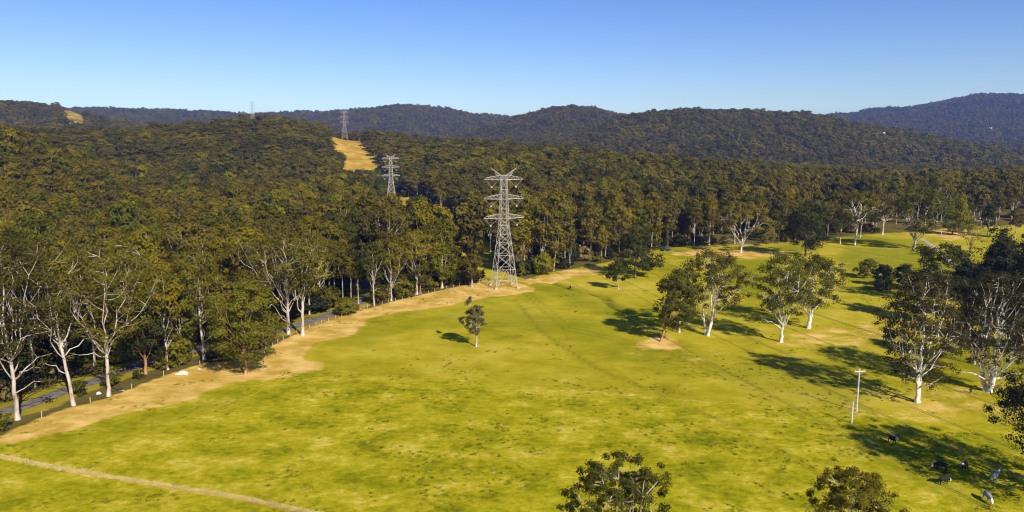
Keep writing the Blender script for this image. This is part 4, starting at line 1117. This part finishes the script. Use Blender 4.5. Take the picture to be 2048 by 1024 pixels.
    for s in (-1, 1):                                        # earth wire horns
        b = Buf(); tip = np.array([s * 4.6, 0, 42.0])
        for sy in (-1, 1):
            b.bar((s * 0.95, sy * 0.95, 39.4), tip, 0.1 * fat); b.bar((s * 1.0, sy * 1.0, 37.9), (s * 3.3, sy * 0.25, 40.5), 0.07 * fat)
            b.bar((s * 2.3, sy * 0.6, 40.4), (s * 2.2, sy * 0.55, 39.2), 0.05 * fat)
        b.bar((-s * 0.95, 0.95, 39.4), (s * 0.95, -0.95, 39.4), 0.05 * fat)
        link('earth_wire_horn', b.mesh('earth_wire_horn', M_STEEL), t)
        pts.append(tip)
    if extra:                                                # tower on the slope: skirt of concrete under the feet
        pass
    return t, z0, pts
def heading(a, b):
    d = np.array(b) - np.array(a); return math.atan2(d[1], d[0]) - math.pi / 2
RZ = [heading(T0, T1), heading(T0, T2), heading(T1, T3), heading(T2, T4), heading(T3, T4)]
towers = []
towers.append(tower('large pale lattice tower standing on the grass in front of the forest', T1, RZ[1], 0.66, True))
towers.append(tower('second lattice tower in the cleared corridor below the golden strip', T2, RZ[2], 0.9, False))
towers.append(tower('small hazy lattice tower at the head of the golden cleared strip', T3, RZ[3], 0.6, False))
towers.append(tower('farthest faint lattice tower rising behind the wooded ridge', T4, RZ[4], 0.8, False))
def att(i, k):
    t, z0, pts = towers[i]
    p = pts[k]; r = RZ[i + 1]
    x, y = t.location.x, t.location.y
    return np.array([x + p[0] * math.cos(r) - p[1] * math.sin(r), y + p[0] * math.sin(r) + p[1] * math.cos(r), z0 + p[2] - (0.3 if k < 6 else 0)])
NMC = ['bottom left', 'bottom right', 'middle left', 'middle right', 'top left', 'top right', 'left', 'right']
for k in range(8):
    ends = [att(i, k) for i in range(4)]
    # the span over the camera side starts at the next tower, out of the picture behind
    r = RZ[0]; p = towers[0][2][k]
    e0 = np.array([T0[0] + p[0] * math.cos(r) - p[1] * math.sin(r), T0[1] + p[0] * math.sin(r) + p[1] * math.cos(r), p[2] + 0.0])
    ends = [e0] + ends
    P = []
    for a, b in zip(ends[:-1], ends[1:]):
        u = np.linspace(0, 1, 41)[:, None] if len(P) == 0 else np.linspace(0, 1, 41)[1:, None]
        L = np.linalg.norm(b - a)
        sag = (0.022 if k < 6 else 0.014) * L * (L / 340)
        sag = min(sag, 11)
        P.append(a * (1 - u) + b * u - np.array([0, 0, 1.0]) * 4 * sag * u * (1 - u))
    P = np.vstack(P)
    b = Buf()
    if k < 6:
        for s in (-0.19, 0.19): b.tube(P + np.array([s, 0, 0]), np.full(len(P), 0.017), 4)
    else: b.tube(P, np.full(len(P), 0.010), 4)
    o = link('overhead_cable', b.mesh('overhead_cable', M_CABLE))
    tag(o, ('twin conductor cable hung from the %s crossarms of the lattice towers' if k < 6 else 'thin earth wire strung from the %s horns of the lattice towers') % NMC[k], 'cable', 'cables of the power line')

# ------------------------------------------------------------------ fence, poles, small things
fd = np.r_[0, np.cumsum(np.hypot(*np.diff(FENCE, axis=0).T))]
fen = thing('wire_fence', 'post and wire fence with short pale posts along the forest edge', 'fence', (0, 0, 0))
pb = Buf(); pb.tube([(0, 0, -0.3), (0, 0, 0.6), (0, 0, 1.15)], [0.085, 0.08, 0.075], 4, True)
post_me = pb.mesh('post', M_POST)
fs_ = np.arange(2, fd[-1], 3.1)
fs_ = np.array([t for i, t in enumerate(fs_) if np.interp(t, fd, FENCE[:, 0]) > -62 or i % 3 == 0])
fxx = np.interp(fs_, fd, FENCE[:, 0]) + rs.normal(size=len(fs_)) * 0.08; fyy = np.interp(fs_, fd, FENCE[:, 1]) + rs.normal(size=len(fs_)) * 0.08
fzz = ground_z(fxx, fyy)
for x, y, z in zip(fxx, fyy, fzz):
    o = link('post', post_me, fen, (x, y, z)); o.rotation_euler = (rs.normal() * 0.05, rs.normal() * 0.05, rs.rand() * 3)
    o.scale = (1, 1, 0.85 + 0.3 * rs.rand())
for h in (0.35, 0.7, 1.02):
    b = Buf(); b.tube(np.stack([fxx, fyy, fzz + h], 1), np.full(len(fxx), 0.012), 3); link('wire', b.mesh('wire', M_CABLE), fen)

def put(px, py):
    x, y, z = on_ground(px, py); return (x, y, float(ground_z(x, y)))
p = put(1713, 822)
up = thing('utility_pole', 'slim pale utility pole with a crossarm in front of the tree shadows', 'utility pole', p, 0.15)
b = Buf(); b.tube([(0, 0, -0.5), (0, 0, 3), (0, 0, 8.3)], [0.16, 0.14, 0.11], 8); b.box((0, 0, 8.3), (0.17, 0.17, 0.02)); link('pole', b.mesh('pole', M_TIMBER, False), up)
b = Buf(); b.box((0, -0.17, 7.85), (2.2, 0.12, 0.16)); link('crossarm', b.mesh('crossarm', M_TIMBER), up)
for s in (-1, 1):
    b = Buf(); b.bar((s * 0.75, -0.2, 7.8), (0, -0.19, 7.1), 0.03); link('brace', b.mesh('brace', M_STEEL), up)
    b = Buf(); b.tube([(s * 0.95, -0.17, 7.93), (s * 0.95, -0.17, 8.02), (s * 0.95, -0.17, 8.06), (s * 0.95, -0.17, 8.16)], [0.03, 0.03, 0.09, 0.05], 8); link('insulator', b.mesh('insulator', M_INSUL), up)
p = put(1703, 846)
b = Buf(); b.tube([(0, 0, -0.4), (0, 0, 2), (0, 0, 4.15), (0, 0, 4.2)], [0.15, 0.14, 0.135, 0.06], 8)
o = link('timber_post', b.mesh('timber_post', M_TIMBER), None, p); tag(o, 'short bare timber post standing in front of the utility pole', 'post')
for k, (px, py) in enumerate([(165, 944), (447, 990), (540, 1008)]):
    b = Buf(); b.tube([(0, 0, -0.2), (0.03, 0, 0.9)], [0.035, 0.03], 5)
    o = link('stake', b.mesh('stake', M_POST), None, put(px, py)); tag(o, ['thin stake nearest the left end of the pale dead grass line', 'thin stake in the middle of the pale dead grass line', 'thin stake nearest the bottom edge on the pale dead grass line'][k], 'stake', 'stakes on the pale dead grass line')

def lump(seed, rx, ry, rz):
    q_ = np.random.RandomState(seed)
    nu, nv = 12, 7
    V_, Q_ = [], []
    ph = q_.rand(6) * 6
    for j in range(nv + 1):
        t = j / nv * math.pi / 2
        for i in range(nu):
            a = i / nu * 2 * math.pi
            f = 1 + 0.22 * math.sin(2 * a + ph[0]) + 0.15 * math.sin(3 * a + ph[1] + t * 2) + 0.12 * math.sin(5 * a + ph[2] + 3 * t)
            V_.append((rx * f * math.cos(a) * math.cos(t), ry * f * math.sin(a) * math.cos(t), rz * math.sin(t) * (1 + 0.15 * math.sin(4 * a + ph[3])) - 0.1))
    for j in range(nv):
        for i in range(nu): Q_.append((j * nu + i, j * nu + (i + 1) % nu, (j + 1) * nu + (i + 1) % nu, (j + 1) * nu + i))
    return np.array(V_), np.array(Q_)
v, q = lump(1, 1.1, 0.55, 0.75); v2, q2 = lump(2, 0.8, 0.4, 0.35)
V2 = np.vstack([v, v2 + np.array([-0.9, -0.3, 0])]); Q2 = np.vstack([q, q2 + len(v)])
o = link('boulder', quads_mesh('boulder', V2, Q2, M_STONE), None, put(366, 748)); tag(o, 'whitish low lump lying on the dry margin left of the bushy orange trunked tree', 'boulder')
for k, (px, py, s, lb) in enumerate([(399, 738, 0.6, 'small pale flat stone right of the whitish lump'), (198, 788, 0.55, 'small white stone left of the curved limbed eucalyptus'), (244, 781, 0.55, 'pale stone right of the curved limbed eucalyptus')]):
    v, q = lump(5 + k, s, s * 0.5, s * (0.35 if k != 1 else 1.0))
    o = link('stone', quads_mesh('stone', v, q, M_STONE), None, put(px, py)); tag(o, lb, 'stone', 'pale stones on the dry margin')
for k, (px, py) in enumerate([(1882, 470), (1895, 447), (1900, 445)]):
    b = Buf(); b.tube([(0, 0, -0.2), (0, 0, 2.2)], [0.16, 0.15], 6)
    o = link('marker_post', b.mesh('marker_post', M_MARK), None, put(px, py)); tag(o, ['bluish white marker post nearest the gravel track, on the grass', 'left one of two bluish posts near the conifer', 'right one of two bluish posts near the conifer'][k], 'post', 'bluish marker posts')

# low open shelter
p = put(1972, 450)
sh = thing('shelter', 'low open shelter with a pinkish flat roof beyond the conifer', 'shelter', p, 0.1)
b = Buf(); b.box((0, 0, 2.75), (11, 5, 0.25)); link('roof', b.mesh('roof', M_ROOFP), sh)
for sx in (-5, 0, 5):
    for sy in (-2, 2):
        b = Buf(); b.box((sx, sy, 1.2), (0.3, 0.3, 2.85)); link('post', b.mesh('post', M_WALLP), sh)

# houses on the far hillside
for k, (hx, hy, hz) in enumerate(HOUSE_XY):
    w, dp, hgt = ((15, 8, 5) if k == 0 else (10, 8, 6))
    z = float(ground_z(hx, hy))
    hs = thing('house', ['long white roofed house alone among trees on the hillside', 'small white house at the foot of the blue mountain'][k], 'house', (hx, hy, z), 0)
    b = Buf(); b.box((0, 0, hgt / 2 - 2), (w, dp, hgt + 4)); link('wall', b.mesh('wall', M_ROOFW if k else M_WALLP), hs)
    b = Buf(); zt = hgt
    V_ = [(-w / 2 - .6, -dp / 2 - .6, zt), (w / 2 + .6, -dp / 2 - .6, zt), (w / 2 + .6, dp / 2 + .6, zt), (-w / 2 - .6, dp / 2 + .6, zt), (-w / 2 - .6, 0, zt + 3.4), (w / 2 + .6, 0, zt + 3.4)]
    b.add(V_, [(0, 1, 5, 4), (2, 3, 4, 5), (3, 2, 1, 0), (1, 2, 5, 5), (3, 0, 4, 4)])
    link('roof', b.mesh('roof', M_ROOFW), hs)
    for s in (-0.3, 0.3):
        b = Buf(); b.box((s * w, -dp / 2 - 0.03, hgt * 0.5), (1.6, 0.1, 1.4)); link('window', b.mesh('window', M_GLASS), hs)

# parked car at the forest edge
p = put(1333, 502)
car = thing('parked_car', 'dark car parked at the forest edge between two pale trunks', 'car', p, 0.25)
prof = [(-2.1, 0.35), (-2.12, 0.85), (-1.95, 1.02), (-1.6, 1.55), (0.15, 1.58), (0.85, 1.02), (1.95, 0.88), (2.12, 0.6), (2.1, 0.35)]
V_ = [(x, s * (0.86 if z < 1.1 else 0.70), z) for s in (-1, 1) for x, z in prof]
n = len(prof)
me = bpy.data.meshes.new('body'); F = [(i, i + 1, n + i + 1, n + i) for i in range(n - 1)] + [(n - 1, 0, n, 2 * n - 1), tuple(range(n - 1, -1, -1)), tuple(range(n, 2 * n))]
me.from_pydata(V_, [], F); me.materials.append(M_CARPAINT); me.update()
link('body', me, car)
for s in (-1, 1):
    me = bpy.data.meshes.new('window'); yy = lambda z: s * (0.865 if z < 1.1 else 0.715)
    me.from_pydata([(-1.75, yy(1), 1.08), (0.6, yy(1), 1.08), (0.1, yy(2), 1.5), (-1.5, yy(2), 1.5)], [], [(0, 1, 2, 3)]); me.materials.append(M_GLASS); link('window', me, car)
    b = Buf(); b.box((2.1, s * 0.6, 0.72), (0.08, 0.3, 0.16)); link('headlight', b.mesh('headlight', M_LAMP), car)
    for x in (-1.3, 1.35):
        b = Buf(); b.tube([(x, s * 0.70, 0.34), (x, s * 0.70 + s * 0.001, 0.34), (x, s * 0.92, 0.34), (x, s * 0.921, 0.34)], [0.0, 0.34, 0.34, 0.2], 14)
        w_ = link('wheel', b.mesh('wheel', M_TYRE), car)
        b = Buf(); b.tube([(x, s * 0.922, 0.34), (x, s * 0.93, 0.34), (x, s * 0.931, 0.34)], [0.2, 0.18, 0.0], 10); link('rim', b.mesh('rim', M_RIM), w_)

# cattle resting in the shade of the big tree
def cow_material(name, coat, face):
    m, nt, b = newmat(name)
    tc = N(nt, 'ShaderNodeTexCoord').outputs['Object']
    sx = N(nt, 'ShaderNodeSeparateXYZ'); nt.links.new(tc, sx.inputs[0])
    n1 = noise(nt, tc, 2.2, 3)
    f = maprange(nt, maths(nt, 'ADD', sx.outputs[0], maths(nt, 'MULTIPLY', n1, 0.25)), 1.22, 1.3)
    c = mixc(nt, f, mixc(nt, n1, coat, tuple(min(1, k * 1.5 + 0.01) for k in coat)), face)
    nt.links.new(c, b.inputs['Base Color'])
    return m
def cow_mesh(name, head_up, mat):
    """one continuous body grown round a skeleton, head towards +x"""
    J = {}; Vv = []; Ed = []; Rr = []
    def jv(p, r, par=None):
        Vv.append(p); Rr.append(r)
        if par is not None: Ed.append((par, len(Vv) - 1))
        return len(Vv) - 1
    pel = jv((-0.62, 0, 1.08), (0.30, 0.34))
    mid_ = jv((0.0, 0, 1.02), (0.36, 0.40), pel)
    sh_ = jv((0.58, 0, 1.10), (0.30, 0.38), mid_)
    if head_up: nk = jv((0.98, 0, 1.32), (0.17, 0.22), sh_); po = jv((1.22, 0, 1.50), (0.15, 0.16), nk); mz = jv((1.55, 0, 1.30), (0.10, 0.11), po)
    else: nk = jv((1.0, 0, 0.92), (0.17, 0.22), sh_); po = jv((1.26, 0, 0.60), (0.15, 0.16), nk); mz = jv((1.45, 0, 0.22), (0.10, 0.11), po)
    for s in (-1, 1):
        e = jv((po_x(Vv[po]) - 0.02, s * 0.24, Vv[po][2] + 0.03), (0.035, 0.05), po)
        h1 = jv((0.55, s * 0.19, 0.66), (0.12, 0.13), sh_); h2 = jv((0.57, s * 0.18, 0.36), (0.07, 0.075), h1); h3 = jv((0.56, s * 0.18, 0.04), (0.065, 0.07), h2)
        k1 = jv((-0.52, s * 0.21, 0.74), (0.14, 0.17), pel); k2 = jv((-0.74, s * 0.2, 0.48), (0.075, 0.085), k1); k3 = jv((-0.68, s * 0.2, 0.04), (0.065, 0.07), k2)
    t1 = jv((-0.98, 0, 1.12), (0.05, 0.05), pel); t2 = jv((-1.06, 0, 0.55), (0.035, 0.035), t1)
    me = bpy.data.meshes.new(name + '_skeleton'); me.from_pydata(Vv, Ed, [])
    o = bpy.data.objects.new('skeleton', me); COL.objects.link(o)
    sk = o.modifiers.new('s', 'SKIN'); su = o.modifiers.new('u', 'SUBSURF'); su.levels = 1; su.render_levels = 1
    for i, r in enumerate(Rr): me.skin_vertices[0].data[i].radius = r
    me.skin_vertices[0].data[0].use_root = True
    dg = bpy.context.evaluated_depsgraph_get()
    out = bpy.data.meshes.new_from_object(o.evaluated_get(dg))
    bpy.data.objects.remove(o); bpy.data.meshes.remove(me)
    out.name = name
    out.materials.clear(); out.materials.append(mat)
    for p_ in out.polygons: p_.use_smooth = True
    return out
def po_x(v): return v[0]
C_BLACK = cow_material('black_cow_hide', (0.012, 0.011, 0.011), (0.70, 0.66, 0.60))
C_GREY = cow_material('grey_cow_hide', (0.19, 0.19, 0.21), (0.80, 0.74, 0.70))
COWS = [(1784, 887, -1.5, True, C_BLACK, 'black cow with a pale muzzle at the tip of the big tree shadow'), (1974, 1002, -1.7, False, C_GREY, 'pale grey white faced cow grazing nearest the bottom right corner'),
        (1988, 962, 0.6, True, C_GREY, 'pale grey cow standing in the shade behind the grazing white faced one'), (1929, 940, -2.4, True, C_BLACK, 'black cow with a white face in the middle of the tree shadow'),
        (1886, 968, 0.3, False, C_BLACK, 'black cow grazing at the lower edge of the tree shadow'), (1882, 940, 2.8, False, C_BLACK, 'black cow grazing in the tree shadow behind the lower edge one'),
        (1141, 574, -1.4, True, C_BLACK, 'lone black white faced calf on the meadow right of the lattice tower')]
cm = {}
for px, py, rz, up_, mt, lb in COWS:
    key = (up_, mt.name)
    if key not in cm: cm[key] = cow_mesh('cow', up_, mt)
    o = link('cow', cm[key], None, put(px, py)); o.rotation_euler = (0, 0, rz); tag(o, lb, 'cow', 'cattle on the grass')
    if 'calf' in lb: o.scale = (0.85,) * 3

# ------------------------------------------------------------------ air
hz = Buf()
zlo, zhi = float(Z.min()) - 1.0, max(float(Z.max()) + 40.0, CAM_H + 5)
hz.box((0, (gy[0] + gy[-1]) / 2, (zlo + zhi) / 2), (gx[-1] - gx[0] + 40, gy[-1] - gy[0] + 40, zhi - zlo))
hm = bpy.data.materials.new('haze'); hm.use_nodes = True
hn = hm.node_tree; hn.nodes.clear()
ho = hn.nodes.new('ShaderNodeOutputMaterial'); hv = hn.nodes.new('ShaderNodeVolumePrincipled')
hv.inputs['Density'].default_value = 0.000068
hv.inputs['Color'].default_value = (0.26, 0.42, 1.0, 1)
hv.inputs['Anisotropy'].default_value = 0.0
hn.links.new(hv.outputs[0], ho.inputs['Volume'])
haze = link('haze', hz.mesh('haze', hm)); tag(haze, kind='stuff')
print('TREES near', len(near), 'mid', len(mid), 'far', len(far), 'vfar', len(vfar), 'ground', len(V), 'zmax', Z.max())

for o in S.objects:
    if 'label' in o and not 4 <= len(o['label'].replace(',', '').split()) <= 16: print('LABEL', len(o['label'].split()), o['label'])
